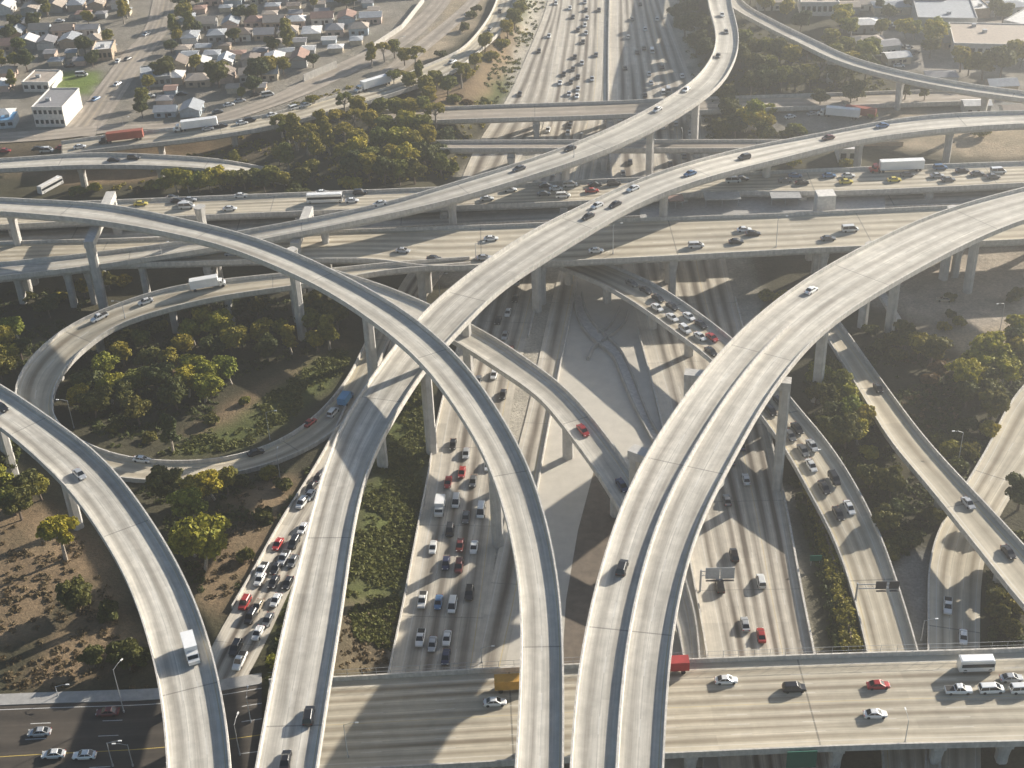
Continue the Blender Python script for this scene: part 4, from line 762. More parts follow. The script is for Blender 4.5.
grove('in wood beside far freeway', """356,180,d1,1. 370,182,r1,1. 385,184,d1,1. 400,185,r1,1. 415,184,d1,1. 430,182,d2,1. 442,178,r1,.9 345,165,r1,1. 360,168,r3,1. 375,172,r1,1. 392,172,r1,1.1 408,172,r3,1. 425,170,d1,1. 440,165,d1,.9 330,155,t1,.8 345,150,e1,.9 360,152,r1,1. 378,155,r1,1. 395,155,r3,1. 412,155,r1,1. 430,152,r1,1. 322,142,t1,.8 340,135,e1,.8 355,132,e1,.8 372,135,r1,1. 388,138,r1,1. 405,135,r3,1. 422,138,r1,1. 446,150,d1,.9
 316,165,t1,.9 308,155,e1,.9 298,150,t1,.9 312,180,r1,.8 302,186,d1,.8 290,146,e1,.8 283,140,e1,.8 345,118,e1,.8 360,120,r1,.9 380,120,r1,.9 398,122,r1,.9 412,120,r1,.9 436,128,e1,.8 425,116,r1,.8 440,160,b3,1.6 450,172,b3,1.6 457,150,b3,1.5 315,112,e1,.6""")
grove('along left of farther deck', """165,190,b3,2. 178,192,r3,.8 190,193,r3,.9 200,192,r3,.8 212,192,r3,.9 222,190,r3,.9 232,192,r1,.8 245,190,d1,.8 255,188,r1,.8 265,192,d1,.8 275,190,r1,.9 285,190,r1,.8 150,190,b1,1.4 135,192,b4,1.3 96,192,b3,1.4 80,194,b1,1.4 296,190,b1,1.4 345,186,b3,1.5 355,187,b3,1.6 236,175,t1,.6 288,172,t1,.8 280,165,r1,.7""")
grove('between the two wide decks', "272,222,d1,.8 284,222,d1,.85 295,220,d2,.8 308,218,r1,.9 300,212,d2,.8")
grove('on slope left of far freeway', """372,68,t1,.7 385,62,e1,.7 395,58,r1,.8 405,66,r1,.8 415,72,e1,.8 398,80,b1,1.6 425,98,r1,.9 437,90,r1,.9 448,96,r1,.9 430,106,r1,.8 462,88,e1,.8 475,70,r1,.8 485,52,r1,.9 492,60,b1,1.6 468,78,b1,1.6 455,102,b1,1.4 515,30,r1,.9 508,40,r1,.9 520,20,r1,.9 502,48,b1,1.6 522,8,r1,.8 420,85,t1,.6 410,92,r1,.9 395,90,e1,.6 442,58,b2,1.6 470,18,b2,1.5 465,30,b2,1.5 478,12,b2,1.5 470,104,b4,1.3 460,98,b4,1.3""")
grove('right of the far freeway', """690,20,d1,1. 700,35,d1,1. 685,40,d2,1. 696,55,d1,1. 682,8,d1,1. 697,5,d2,1. 705,60,d1,.9 678,25,d1,1. 705,15,d1,.9 745,50,r1,1. 755,60,d1,1. 768,62,r1,1. 780,66,d1,1. 790,72,r1,1.1 800,78,d1,1.1 770,80,r1,1. 755,78,d1,1. 740,88,d1,1. 750,95,d1,1. 765,95,d2,1. 780,92,r1,1. 795,92,d1,1. 810,88,r1,1. 822,84,d1,1. 740,70,d1,1. 835,88,d1,1. 845,82,r1,1. 820,70,r1,1. 835,68,r1,1. 852,74,r1,1. 865,80,d1,1. 806,62,d1,1. 790,55,r1,1. 775,48,d1,1. 860,66,r3,1. 872,62,r1,1. 845,60,r1,1. 830,52,r1,1. 815,45,d1,1.
 735,138,d1,.9 745,132,r3,1. 755,128,r3,1. 765,134,r1,.9 750,142,d1,1. 763,145,d1,.8 772,136,d2,.8 790,138,b2,1.7 798,134,b1,1.7 722,140,d2,.8 768,112,b3,1.5 728,108,d1,.9 712,118,d1,.8 730,122,d2,.8 757,35,r1,.9 765,15,r1,1. 785,20,r1,1. 800,35,d1,1. 750,5,d1,.9""")
grove('by warehouses at upper right', """820,107,d1,.7 850,105,d1,.8 857,103,d2,.7 873,105,d1,.8 881,104,d2,.8 904,103,t2,.7 924,104,t2,.7 846,24,r3,.9 842,32,r3,.9 852,38,r3,.8 906,40,r3,.8 928,48,r3,1.2 934,44,r3,1. 915,40,r3,.8 930,58,d1,.8 990,75,d1,1.2 1000,78,d1,1.2 982,80,d2,1. 1014,62,r1,1. 1020,68,r1,1. 960,72,r1,1. 968,76,r1,.8 948,62,d1,.7 995,18,d1,.9 1002,25,d1,.9 880,38,r1,.8 888,22,d1,.8 878,14,t2,.7 905,12,t2,.6 950,30,d1,.6 979,137,b1,1.6 870,118,b3,1.5 846,168,b1,1.4 795,165,b3,1.5 787,158,b3,1.6""")
# ------------------------------------------------------------------ neighbourhood
AV = [[(45,145),(118,145),(190,0),(205,-80),(150,-80),(140,0),(100,75)], [(200,120),(206,145),(-80,160),(-80,128),(100,124)], [(200,118),(272,92),(333,62),(372,44),(400,26),(432,-5),(460,-60),(600,-60),(600,200),(200,200)], [(45,68),(112,68),(92,130),(28,130),(20,105)]]
def clear(px, py):
    a = np.array([px]); b = np.array([py]); return not any(inpoly(a, b, q)[0] for q in AV)
HW = ['wall_white', 'wall_cream', 'wall_tan', 'wall_blue', 'wall_pink', 'wall_grey', 'wall_white']; HR = ['roof_grey', 'roof_tan', 'roof_brown', 'roof_white', 'roof_rust', 'roof_slate', 'roof_grey', 'roof_tan', 'roof_slate']
def house(x, y, z, w, d, h, rise, wm, rm, yaw, hip=False, windows=True, name='house', label=None, group=None, cat='house'):
    o = empty(name, (x, y, z), yaw); wb = MB(); wb.box(-w / 2, w / 2, -d / 2, d / 2, -.5, h)
    if not hip:
        for sx in (-1, 1): wb.face([(sx * w / 2, -d / 2, h), (sx * w / 2, d / 2, h), (sx * w / 2, 0, h + rise)])
    wb.build('wall', wm, o); rb = MB(); e = .45; hx = w / 2 - d / 2 * .8 if hip else w / 2 + e
    A = [(-w / 2 - e, -d / 2 - e, h - .1), (w / 2 + e, -d / 2 - e, h - .1), (w / 2 + e, d / 2 + e, h - .1), (-w / 2 - e, d / 2 + e, h - .1)]; r1, r2 = (-max(hx, .3), 0, h + rise), (max(hx, .3), 0, h + rise)
    up = lambda p, k=.14: (p[0], p[1], p[2] + k)
    for f in ([A[0], A[1], r2, r1], [A[2], A[3], r1, r2], [A[1], A[2], r2], [A[3], A[0], r1]):
        if not hip and len(f) == 3: continue
        rb.face([up(p) for p in f]); rb.face([p for p in f][::-1])
    for a, b in ((A[0], A[1]), (A[1], A[2]), (A[2], A[3]), (A[3], A[0])): rb.face([a, b, up(b), up(a)])
    rb.build('roof', rm, o)
    if windows:
        for k in range(2):
            wx = (-.28 + .5 * k) * w; g_ = MB(); g_.box(wx - .7, wx + .7, -d / 2 - .04, -d / 2 + .02, .9, 2.1); g_.build('window', 'glass', o)
        g_ = MB(); g_.box(-.1 * w + .9, -.1 * w + 1.9, -d / 2 - .04, -d / 2 + .02, 0, 2.1); g_.build('door', 'rail', o)
    tag(o, label, cat, group); return o
HL = []; y0 = PT(200, 122)[1]; rowY = []
def house_rows():
    yb = PT(60, 128)[1]; streets = [yb + 2, yb + 54, yb + 106, yb + 158, yb + 210]
    nrow = 0
    for b in range(5):
        for side in (0, 1, 2, 3):
            yy = streets[b] + (9, 44, 21, 31.5)[side]; nrow += 1; x = -265 + random.uniform(0, 6)
            while x < 0:
                w = random.uniform(7, 10.5); d = random.uniform(6.5, 8.5); cx = x + w / 2
                if side >= 2: w *= .66; d *= .7
                cy = yy + random.uniform(-1.6, 1.6); px, py = proj(cx, cy, 6); px = float(px); py = float(py)
                if side >= 2 and random.random() < .42: x += 13; continue
                if -15 < px and py > -12 and clear(px, py) and clear(px + w, py + 2) and clear(px - w, py + 2):
                    rm = random.choice(HR); hip = random.random() < .4; yaw = random.choice([0, math.pi / 2]) if side < 2 else 0; yaw += random.uniform(-.03, .03)
                    if math.cos(yaw) < .5 and w > 11: yaw = random.uniform(-.03, .03)
                    o = house(cx, cy, terr(cx, cy), w, d, random.uniform(2.8, 3.6) if side < 2 else 2.3, random.uniform(1.2, 2.2) if side < 2 else .7, random.choice(HW), rm, yaw, hip, side < 2, 'house' if side < 2 else 'shed', None, 'houses of the neighbourhood at upper left' if side < 2 else 'sheds and garages in the back yards', 'house' if side < 2 else 'shed')
                    av = 'left' if px < 100 + (130 - py) * .5 else 'right'
                    HL.append((o, px, py, nrow, av, rm[5:], 'hip roofed' if hip else 'gable roofed', side))
                x += w + random.uniform(1.2, 2.8) if side < 2 else random.uniform(8.5, 13)
house_rows()
rank = defaultdict(list)
for h in HL: rank[(h[3], h[4], h[5], h[7] >= 2)].append(h)
for (nr, av, rf, shed), L_ in rank.items():
    L_.sort(key=lambda v: v[1])
    for i, v in enumerate(L_):
        rf_ = {'grey': 'grey', 'tan': 'tan', 'brown': 'brown', 'white': 'white', 'rust': 'rust red', 'slate': 'blue grey'}[rf]
        v[0]['label'] = f"{rf_} roofed {'shed' if shed else 'house'} {av} of avenue, {ordw(nr)} line from near, {ordw(i + 1)} from left"
# yard and street trees
for o_, n_, reg in ((0, 50, 'among the houses'),):
    c_ = 0
    while c_ < n_:
        px = random.uniform(0, 400); py = random.uniform(2, 122)
        if not clear(px, py) or random.random() < (125 - py) / 400: continue
        p = PT(px, py)
        if any(abs(h[0].location.x - p[0]) < 5 and abs(h[0].location.y - p[1]) < 5 for h in HL): continue
        tree(px, py, random.choice(['r1', 'r2', 'd1', 'd2', 'r1', 'd1', 'b1', 't1']), random.uniform(.6, 1.1), reg); c_ += 1
for x, y, k, s_ in [(28,72,'d1',1.2),(262,82,'d1',1.2),(255,84,'d1',1.1),(272,78,'r1',1.1),(185,24,'r1',1.2),(178,40,'r1',.9),(180,12,'d1',1.2),(132,84,'r3',.8)]: tree(x, y, k, s_, 'among the houses')
print('TREES', len(TL), 'HOUSES', len(HL), 'VEH', len(VEH))
rank = defaultdict(list)
for v in TL: rank[(v[3], v[4], v[5])].append(v)
for (reg, _, kn), L_ in rank.items():
    L_.sort(key=lambda v: v[1])
    for i, v in enumerate(L_): v[0]['label'] = f'{kn} {reg}' + ('' if len(L_) == 1 else f', {ordw(i + 1)} from the left')
for i, (px, py, k, c, a) in enumerate([(118,62,'s','w',90),(112,46,'s','s',0),(82,76,'v','w',0),(70,67,'s','k',5),(176,63,'s','w',0),(190,62,'s','s',0),(60,22,'s','w',0),(95,20,'s','k',0),(25,21,'s','s',0),(150,97,'s','w',0),(182,95,'s','k',0),(218,113,'s','g',20),(229,106,'s','w',25),(240,102,'s','s',25),(255,96,'s','k',25),(96,100,'s','b',65),(118,85,'s','w',65),(128,60,'s','k',65),(147,35,'s','w',65),(268,96,'v','w',20),(5,152,'s','r',0),(62,149,'s','r',0),(47,152,'v','w',0)]):
    o = vehicle(None, px, py, k, c, R(a), 'on neighbourhood streets', False, 'vehicles in the neighbourhood')
rank = defaultdict(list)
for v in VEH: rank[(v[3], v[4], v[5])].append(v)
HORIZ = HORIZ + ('neighbourhood streets',); label_ranked(rank)
# ------------------------------------------------------------------ larger buildings
def block(x0, y0_, x1, y1_, depth, h, wm, rm, label, floors=1, cols=0, name='warehouse', cat='building', parapet=True, z=None):
    a = PT(x0, y0_); b = PT(x1, y1_); d = (b - a)[:2]; L = float(np.hypot(*d)); yaw = math.atan2(d[1], d[0]); zz = min(a[2], b[2]) if z is None else z
    o = empty(name, (a[0], a[1], zz), yaw); tag(o, label, cat)
    w = MB(); w.box(0, L, 0, depth, -1.5, h); w.build('wall', wm, o)
    r_ = MB(); r_.box(.25, L - .25, .25, depth - .25, h + .003, h + .12); r_.build('roof', rm, o)
    if parapet:
        q = MB()
        for bx in ((-.12, L + .12, -.12, .22), (-.12, L + .12, depth - .22, depth + .12), (-.12, .22, .221, depth - .221), (L - .22, L + .12, .221, depth - .221)): q.box(*bx[:2], *bx[2:], h - .3, h + .55)
        q.build('roof_parapet', wm, o)
    for k in range(max(1, int(L / 14))):
        u = MB(); ux = random.uniform(2, max(2.5, L - 4)); uy = random.uniform(2, max(2.5, depth - 4)); u.box(ux, ux + 1.8, uy, uy + 1.4, h + .1, h + 1.3); u.build('roof_vent', 'steel', o)
    for f in range(floors):
        for c in range(cols):
            cx = L * (c + .5) / cols; fh = h / floors; g_ = MB(); g_.box(cx - L / cols * .3, cx + L / cols * .3, -.05, .05, f * fh + fh * .35, f * fh + fh * .75); g_.build('window', 'glass', o)
    return o
block(36, 127, 66, 127, 20, 8, 'wall_white', 'roof_grey', 'white two storey flat roofed building with rows of windows beside the lawn', 2, 6, 'office_building')
block(0, 129, 15, 128, 9, 3.4, 'wall_blue', 'box_blue', 'bright blue roofed low shed at the far left edge', 1, 2, 'shed', 'shed', False)
block(24, 92, 50, 92, 14, 4, 'wall_white', 'roof_tan', 'long flat tan roofed building left of the green lawn', 1, 4, 'flat_roofed_building')
block(94, 62, 113, 60, 12, 5, 'wall_tan', 'roof_white', 'flat roofed shop with pale walls on the left of the avenue', 1, 4, 'shop_building')
block(142, 88, 172, 86, 15, 4.2, 'wall_grey', 'roof_slate', 'low wide grey roofed hall on the right of the avenue', 1, 5, 'hall_building')
block(952, 58, 1060, 62, 26, 6.5, 'wall_white', 'roof_tan', 'long pale warehouse with small dark windows behind the hazy ramp', 1, 14)
block(916, 34, 975, 35, 26, 7, 'wall_grey', 'roof_slate', 'grey warehouse with sloping roof beyond the yellow tree', 1, 0)
block(914, 16, 944, 16, 12, 8, 'roof_brown', 'roof_brown', 'small brown flat block beside the row of lit storage sheds', 1, 0)
block(915, 5, 950, 4, 14, 6, 'wall_white', 'roof_white', 'white storage building with a ribbed front at the top edge', 1, 8)
block(800, 16, 838, 16, 16, 6, 'wall_white', 'roof_tan', 'pale building with a row of dark bays behind the dense trees', 1, 7)
block(1002, 32, 1060, 45, 24, 5, 'wall_grey', 'roof_white', 'white roofed building at the far upper right edge', 1, 6)
block(838, 163, 857, 163, 10, 5, 'wall_white', 'roof_white', 'small white cubic building between the rising ramp and farther deck', 1, 2, 'utility_building')
block(958, 20, 990, 18, 14, 4, 'wall_tan', 'roof_white', 'low pale roofed building beyond the grey warehouse', 1, 0)
US = [(868,48,'wall_tan','roof_tan',13,9),(884,52,'wall_white','roof_grey',11,8),(862,30,'wall_grey','roof_white',14,9),(890,12,'wall_cream','roof_slate',16,9),(868,8,'wall_white','roof_tan',12,8),(955,46,'wall_tan','roof_grey',12,8),(990,48,'wall_grey','roof_brown',10,8),
 (1005,12,'wall_white','roof_slate',18,10),(975,6,'wall_tan','roof_tan',14,9),(846,12,'wall_grey','roof_tan',11,8),(896,62,'wall_cream','roof_white',10,7),(940,84,'wall_white','roof_grey',12,7),(975,112,'wall_grey','roof_white',10,6),(770,8,'wall_white','roof_tan',12,8),(1000,92,'wall_tan','roof_slate',11,8),(1012,118,'wall_white','roof_tan',9,6)]
US.sort()
for i_, (x, y, wm, rm, w_, d_) in enumerate(US):
    p = PT(x, y); house(p[0], p[1], p[2], w_, d_, random.uniform(3, 4.2), random.uniform(.6, 1.6), wm, rm, random.uniform(-.15, .15), i_ % 2 == 0, True, 'workshop', f"{rm[5:]} roofed {wm[5:]} walled low building in hazy upper right, {ordw(i_ + 1)} from the left", 'low buildings at upper right', 'building')
# pale sound wall and lot walls
def wallg(pts, h, w, label, m):
    z = [PT(x, y) for x, y in pts]; mb = MB()
    for a, b in zip(z[:-1], z[1:]):
        d = (b - a)[:2]; d = d / np.hypot(*d); n = np.array([-d[1], d[0]]) * w / 2
        lo = [(a[0] - n[0], a[1] - n[1], a[2] - .5), (b[0] - n[0], b[1] - n[1], b[2] - .5), (b[0] + n[0], b[1] + n[1], b[2] - .5), (a[0] + n[0], a[1] + n[1], a[2] - .5)]
        mb.hull(lo, [(x, y, (a[2] if i in (0, 3) else b[2]) + h) for i, (x, y, _) in enumerate(lo)])
    o = mb.build('boundary_wall', m); tag(o, label, 'wall'); return o
wallg([(304,82),(337,68)], 3.2, .4, 'pale sound wall running diagonally beside the dirt track below the houses', 'parapet')
wallg([(372,50),(402,30),(424,2)], 2.6, .4, 'white wall along the far end of the diagonal street', 'parapet')
wallg([(53,92),(63,76)], 2.4, .3, 'bright white garden wall beside the green lawn', 'wall_white')
wallg([(823,146),(903,146)], 1.8, .4, 'long tan wall beyond the rising ramp', 'wall_tan'); wallg([(875,285),(905,335)], 1.2, 2.2, 'pale concrete ramp wall between the right hand columns of the double ramp', 'parapet')
# station between the decks
st = empty('station_platform', tuple(P(740, 205, 12.7))); tag(st, 'station platform with red edged canopies between the two wide decks', 'station'); base = Vector(st.location)
a, b, c, d = P(640, 218, 12.7), P(885, 208, 12.7), P(885, 193, 12.7), P(640, 199, 12.7)
mb = MB(); mb.hull([tuple(v - (0, 0, 1.2)) for v in (a, b, c, d)], [tuple(v) for v in (a, b, c, d)]); o = mb.build('platform', 'sidewalk', st); o.location = tuple(-base)
for x0, x1, y in ((668, 683, 208), (704, 740, 206.5), (770, 800, 205.5)):
    p, q = P(x0, y, 12.7), P(x1, y - .5, 12.7); e = np.array([0, 3.2, 0]); mb = MB(); mb.hull([tuple(p - e / 2 + (0, 0, 3)), tuple(q - e / 2 + (0, 0, 3)), tuple(q + e + (0, 0, 3)), tuple(p + e + (0, 0, 3))], [tuple(p - e / 2 + (0, 0, 3.4)), tuple(q - e / 2 + (0, 0, 3.4)), tuple(q + e + (0, 0, 3.6)), tuple(p + e + (0, 0, 3.6))])
    o = mb.build('canopy', 'roof_rust' if x0 < 700 else 'wall_grey', st); o.location = tuple(-base)
    for f in (0.05, .5, .95): w_ = p + (q - p) * f; mb = MB(); mb.tube(tuple(w_), tuple(w_ + (0, 0, 3)), .12, n=6); o = mb.build('post', 'steel', st); o.location = tuple(-base)
mb = MB(); c_ = P(824, 214, 12.7); mb.box(c_[0] - 3, c_[0] + 3, c_[1] - 2, c_[1] + 3, 8, 20, tx=.1); mb.box(c_[0] - 4.5, c_[0] + 4.5, c_[1] - 3.5, c_[1] + 4, 8.0, 12.2, tx=.8, ty=.8); tw = mb.build('station_tower', 'wall_white'); tag(tw, 'pale greenish lift tower beside the station canopies', 'tower')
# ------------------------------------------------------------------ street lamps and signs
LM = []
def lamp(x, y, h, yaw, desc, road=None, arm=2.4, double=False):
    p = ROADS[road].at_px(x, y)[0] if road else PT(x, y); p = np.array([p[0], p[1], p[2]])
    if road:
        R_ = ROADS[road]; i = R_.near(p); p[2] = R_.C[i, 2] if np.hypot(*(p - R_.C[i])[:2]) < R_.w[i] / 2 + 1.5 else terr(p[0], p[1])
    o = empty('street_lamp', tuple(p), yaw); tag(o, desc, 'street lamp', 'street lamps')
    m_ = MB(); m_.tube((0, 0, 0), (0, 0, h), .13, .07, 7); m_.tube((0, 0, 0), (0, 0, .5), .22, .2, 8); m_.build('pole', 'steel', o)
    for s_ in ((1, -1) if double else (1,)):
        m_ = MB(); m_.tube((0, 0, h - .15), (s_ * arm * .6, 0, h + .35), .06, .05, 6); m_.tube((s_ * arm * .6, 0, h + .35), (s_ * arm, 0, h + .4), .05, .045, 6); m_.build('arm', 'steel', o)
        m_ = MB(); m_.box(s_ * arm - .15, s_ * arm + .55 * s_ if s_ > 0 else s_ * arm + .15, -.14, .14, h + .33, h + .5) if s_ > 0 else m_.box(-arm - .55, -arm + .15, -.14, .14, h + .33, h + .5); m_.build('lamp_head', 'trailer_white', o)
for x, y, h, yaw, d, rd in [(124,712,12,R(60),'tall lamp leaning over the shaded street beside the maroon car','Street'),(133,766,6,R(180),'lamp at the bottom edge left of the lower left ramp','Street'),(113,766,6.5,0,'thin lamp at the bottom edge beside the two white cars','Street'),(58,696,3,0,'short lamp on the pavement below the dry slope','Street'),
   (240,755,8.5,R(80),'lamp in the gap between the two lower left ramps','Street'),(251,722,7,R(90),'lamp where the jammed exit road meets the street','Street'),(348,757,9,0,'lamp on the shaded left end of the foreground bridge','J'),(482,663,4.5,0,'short lamp behind the parapet where the queue goes under the bridge',None),
   (162,256,4.5,0,'lamp on the deck edge above the loop ramp','D'),(496,221,4.5,R(90),'lamp at the far edge of the wide deck left of the rising ramp','E'),(476,258,5,0,'lamp at the near edge of the wide deck left of the rising ramp','E'),(613,254,10,0,'lamp at the near edge of the wide deck right of the rising ramp','E'),(776,247,10,0,'lamp at the near edge of the wide deck below the station','E'),
   (125,318,5.5,R(180),'lamp on the inner edge of the loop ramp beside the white pickup','L'),(74,428,9,R(180),'lamp with long arm in the shaded loop hollow',None),(270,440,9,0,'lamp at the bottom of the loop hollow near the red car',None),(281,483,9,R(90),'lamp beside the top of the jammed exit road',None),(958,464,10,R(180),'lamp between the bushes by the narrow right ramp',None),
   (921,641,6,0,'lamp on the grey gore before the foreground bridge',None),(574,157,8,0,'lamp on the outer edge of the descending far ramp','D'),(682,149,7,R(90),'lamp on the far freeway bridge approach',None),(905,742,6,R(90),'small lamp at the near edge of the foreground bridge at right','J'),(400,60,10,0,'distant lamp beside the diagonal street',None),(285,128,9,0,'lamp beside the viaduct below the dirt track',None),
   (126,140,9,0,'lamp beside the big crossroads',None),(1000,330,9,R(200),'lamp at the edge of the sunlit lot',None),(440,300,9,0,'lamp in the dark gap under the wide deck',None),(806,480,9,0,'lamp in the shrubs beside the big outrigger column',None)]:
    lamp(x, y, h, yaw, d, rd)
def gantry(x, y, h, L, yaw, boards, label, m, poleside=0):
    p = PT(x, y); o = empty('sign_gantry', tuple(p), yaw); tag(o, label, 'road sign')
    q = MB(); q.tube((0, 0, 0), (0, 0, h), .28, .22, 8); q.build('post', 'steel', o)
    q = MB()
    for zz in (h - .4, h - 1.6): q.tube((0, 0, zz), (L, 0, zz), .12, .12, 6)
    for k in range(int(L / 1.5)): q.tube((k * 1.5, 0, h - .4), (k * 1.5 + .75, 0, h - 1.6), .06, .06, 4)
    q.build('truss', 'steel', o)
    for a, b, z0, z1 in boards:
        q = MB(); q.box(a, b, -.32, -.16, z0, z1); q.build('sign_board', m, o)
        q = MB(); q.box(a + .1, b - .1, -.9, -.5, z0 - .3, z0 - .15); q.build('walkway', 'darksteel', o)
gantry(700, 592, 6.6, 7.5, R(-2), [(1.0, 4.2, 4.2, 7.4), (4.4, 7.6, 4.2, 7.4)], 'grey gantry with two blank sign backs beside the double ramp', 'signback')
gantry(855, 604, 6.2, 9, R(-2), [(4.0, 6.4, 4.6, 6.8), (7.0, 9.2, 4.6, 6.8)], 'cantilever gantry with two black sign backs over the sunlit three lane ramp', 'darksteel')
p = PT(815, 566); o = empty('road_sign', tuple(p)); tag(o, 'small green road sign standing in the hedge', 'road sign'); q = MB(); q.box(-1.4, 1.4, -.06, .06, 1.6, 3.2); q.build('sign_board', 'signgreen', o)
for sx in (-1, 1): q = MB(); q.tube((sx, .1, 0), (sx, .1, 3), .06, n=5); q.build('post', 'steel', o)
p = P(801, 750, 8.); o = empty('bridge_sign', tuple(p)); tag(o, 'dark green overhead sign hung on the near face of the foreground bridge', 'road sign'); yj = ROADS['J'].C[ROADS['J'].near(p)]; o.location.y = float(yj[1] - ROADS['J'].w.mean() / 2 - .8)
q = MB(); q.box(-2.9, 2.9, -.1, .1, -3.6, .9); q.build('sign_board', 'signgreen', o); q = MB(); q.box(-2.6, 2.6, .12, .75, -.2, .0); q.build('bracket', 'steel', o)
# chain fence above the far parapet of the foreground bridge
r = ROADS['J']; fo = empty('mesh_fence', tuple(r.C[0])); tag(fo, 'thin see-through mesh fence along the far edge of the foreground bridge', 'fence')
q = MB(); sg = 1 if r.N[0, 1] > 0 else -1
for i in range(0, len(r.C) - 1):
    a = r.C[i] + r.N[i] * sg * (r.w[i] / 2 - .1); b = r.C[i + 1] + r.N[i + 1] * sg * (r.w[i + 1] / 2 - .1); q.tube(tuple(a + (0, 0, .88)), tuple(a + (0, 0, 2.9)), .05, n=4)
    for zz in (1.8, 2.9): q.tube(tuple(a + (0, 0, zz)), tuple(b + (0, 0, zz)), .035, n=4)
o = q.build('fence_frame', 'steel', fo); o.location = -Vector(r.C[0])
# street pavement and kerb
r = ROADS['Street']; mb = MB(); sg = 1 if r.N[0, 1] > 0 else -1
r.sweep(mb, lambda i: [(sg * r.w[i] / 2, -.3), (sg * (r.w[i] / 2 + 3.2), -.3), (sg * (r.w[i] / 2 + 3.2), .15), (sg * r.w[i] / 2, .14)]); o = mb.build('sidewalk', 'sidewalk'); tag(o, kind='structure')
# ------------------------------------------------------------------ ground cover, hedge
def scatter(name, polys, n, hr, m, seed, leaf=.3, dens=16, rad=.9, avoid=True):
    rg = np.random.default_rng(seed); V = []; xs = np.concatenate([[p[0] for p in q] for q in polys]); ys = np.concatenate([[p[1] for p in q] for q in polys]); c_ = 0; tries = 0
    gr = [ROADS[g_] for g_ in GROUND + ['L', 'F', 'I', 'G']]
    while c_ < n and tries < n * 12:
        tries += 1; x = rg.uniform(xs.min(), xs.max()); y = rg.uniform(ys.min(), ys.max()); A = np.array([x]); B = np.array([y])
        if not any(inpoly(A, B, q)[0] for q in polys): continue
        if name in ('dark_undergrowth', 'undergrowth') and any(inpoly(A, B, q)[0] for a_, q in AREAS if a_ == 'dirt'): continue
        p = PT(x, y); bad = False
        if rg.uniform() < .9 and float(vnoise(np.array([p[0]]), np.array([p[1]]), .22, 77)[0]) > .42: continue
        if avoid:
            for r_ in gr:
                i = r_.near(p)
                if np.hypot(*(r_.C[i] - p)[:2]) < r_.w[i] / 2 + 1.2 and r_.C[i, 2] < p[2] + 2.5: bad = True; break
        if bad: continue
        h = rg.uniform(*hr); R2 = rad * rg.uniform(.6, 1.4); k = int(dens * R2 / .9); d = rg.normal(size=(k, 3)); d[:, 2] = abs(d[:, 2]); d /= np.linalg.norm(d, axis=1)[:, None]
        q = p + d * (R2, R2, h) * rg.uniform(.6, 1, (k, 1)); nn = d + rg.normal(size=(k, 3)) * .6; nn /= np.linalg.norm(nn, axis=1)[:, None]; V.append(leaf_quads(q, nn, leaf, rg)); c_ += 1
    o = link(name, quad_mesh(name, np.vstack(V), m)); tag(o, kind='stuff'); return o
D = dict(AREAS); ivy = [p for a, p in AREAS if a == 'ivy']
scatter('ivy_ground_cover', ivy[2:3], 1500, (.3, 1.1), 'leaf_ground', 31); scatter('ivy_ground_cover', ivy[1:2] + ivy[3:], 700, (.3, 1.0), 'leaf_ground', 32); scatter('ivy_ground_cover', ivy[:1], 350, (.3, 1.), 'leaf_ground', 33)
scatter('dark_undergrowth', [[(55,330),(150,300),(250,300),(345,300),(345,340),(230,380),(200,440),(110,450),(60,400)], [(0,290),(100,290),(20,370),(0,380)], [(100,470),(330,470),(215,620),(150,500)], [(820,340),(1024,370),(1024,400),(940,530),(900,560),(840,470),(790,420)], [(990,520),(1024,560),(1024,645),(985,645)]], 2600, (.4, 1.3), 'leaf_dark', 34)
scatter('dry_undergrowth', [[(0,520),(90,540),(150,690),(0,690)], [(200,500),(300,480),(230,640),(190,560)], [(345,600),(400,600),(400,670),(330,675)], [(890,340),(960,345),(960,460),(900,420)]], 500, (.2, .7), 'leaf_dry', 35)
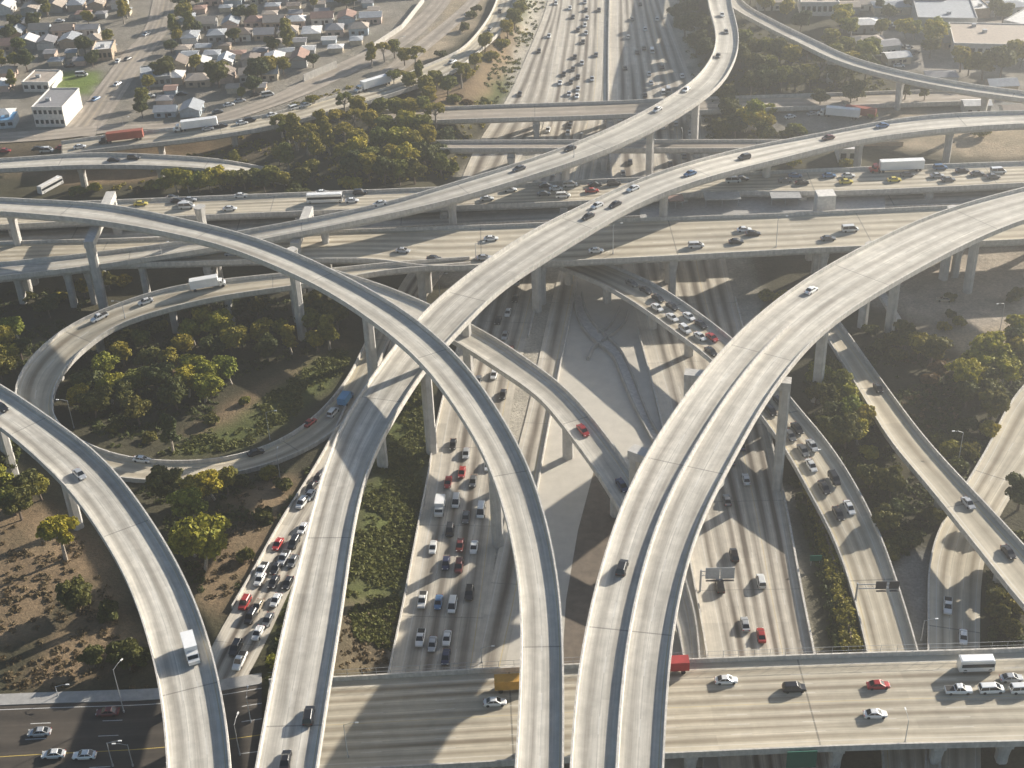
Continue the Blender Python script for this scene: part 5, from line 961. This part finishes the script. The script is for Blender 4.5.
scatter('undergrowth', [[(300,100),(450,60),(540,0),(500,110),(450,180),(220,190),(100,190),(250,130)]], 900, (.3, 1.2), 'leaf_olive', 36, .36); scatter('undergrowth', [[(680,0),(760,30),(900,90),(720,110),(690,90)], [(700,112),(800,140),(700,150)]], 700, (.4, 1.4), 'leaf_dark', 37, .36)
def hedge(pts0, pts1, n, label, h, m, seed):
    rg = np.random.default_rng(seed); V = []
    for i in range(n):
        f = rg.uniform(); g_ = rg.uniform(); j = f * (len(pts0) - 1); a = int(min(j, len(pts0) - 2)); t_ = j - a
        l = np.array(pts0[a]) * (1 - t_) + np.array(pts0[a + 1]) * t_; r_ = np.array(pts1[a]) * (1 - t_) + np.array(pts1[a + 1]) * t_; x, y = l * (1 - g_) + r_ * g_
        p = PT(x, y); k = 26; d = rg.normal(size=(k, 3)); d[:, 2] = abs(d[:, 2]); d /= np.linalg.norm(d, axis=1)[:, None]; q = p + d * (1.1, 1.1, h * rg.uniform(.7, 1.2)) * rg.uniform(.5, 1, (k, 1)); nn = d + rg.normal(size=(k, 3)) * .5; nn /= np.linalg.norm(nn, axis=1)[:, None]; V.append(leaf_quads(q, nn, .28, rg))
    o = link('hedge', quad_mesh('hedge', np.vstack(V), m)); tag(o, label, 'hedge')
hedge([(797,468),(812,520),(826,570),(834,610),(843,650)], [(806,468),(828,520),(842,570),(851,610),(860,650)], 330, 'dense green hedge strip between the freeway and the sunlit three lane ramp', 2.2, 'leaf_olive', 41)
hedge([(790,480),(803,520),(815,560),(825,600),(832,650)], [(797,480),(812,520),(826,560),(836,600),(845,650)], 130, 'darker ragged row of shrubs on the freeway side of the hedge strip', 1.4, 'leaf_dark', 42)
# ------------------------------------------------------------------ haze
mb = MB(); mb.box(-1500, 1500, -200, 3000, -4, 225); hz = mb.build('haze', 'concrete'); hz.data.materials.clear()
m = bpy.data.materials.new('haze'); m.use_nodes = True; t = m.node_tree; t.nodes.clear()
pv = t.nodes.new('ShaderNodeVolumePrincipled'); pv.inputs['Color'].default_value = (.98, .98, .98, 1); pv.inputs['Density'].default_value = HAZE; pv.inputs['Anisotropy'].default_value = .74
mo = t.nodes.new('ShaderNodeOutputMaterial'); t.links.new(pv.outputs[0], mo.inputs['Volume']); hz.data.materials.append(m); tag(hz, kind='stuff')
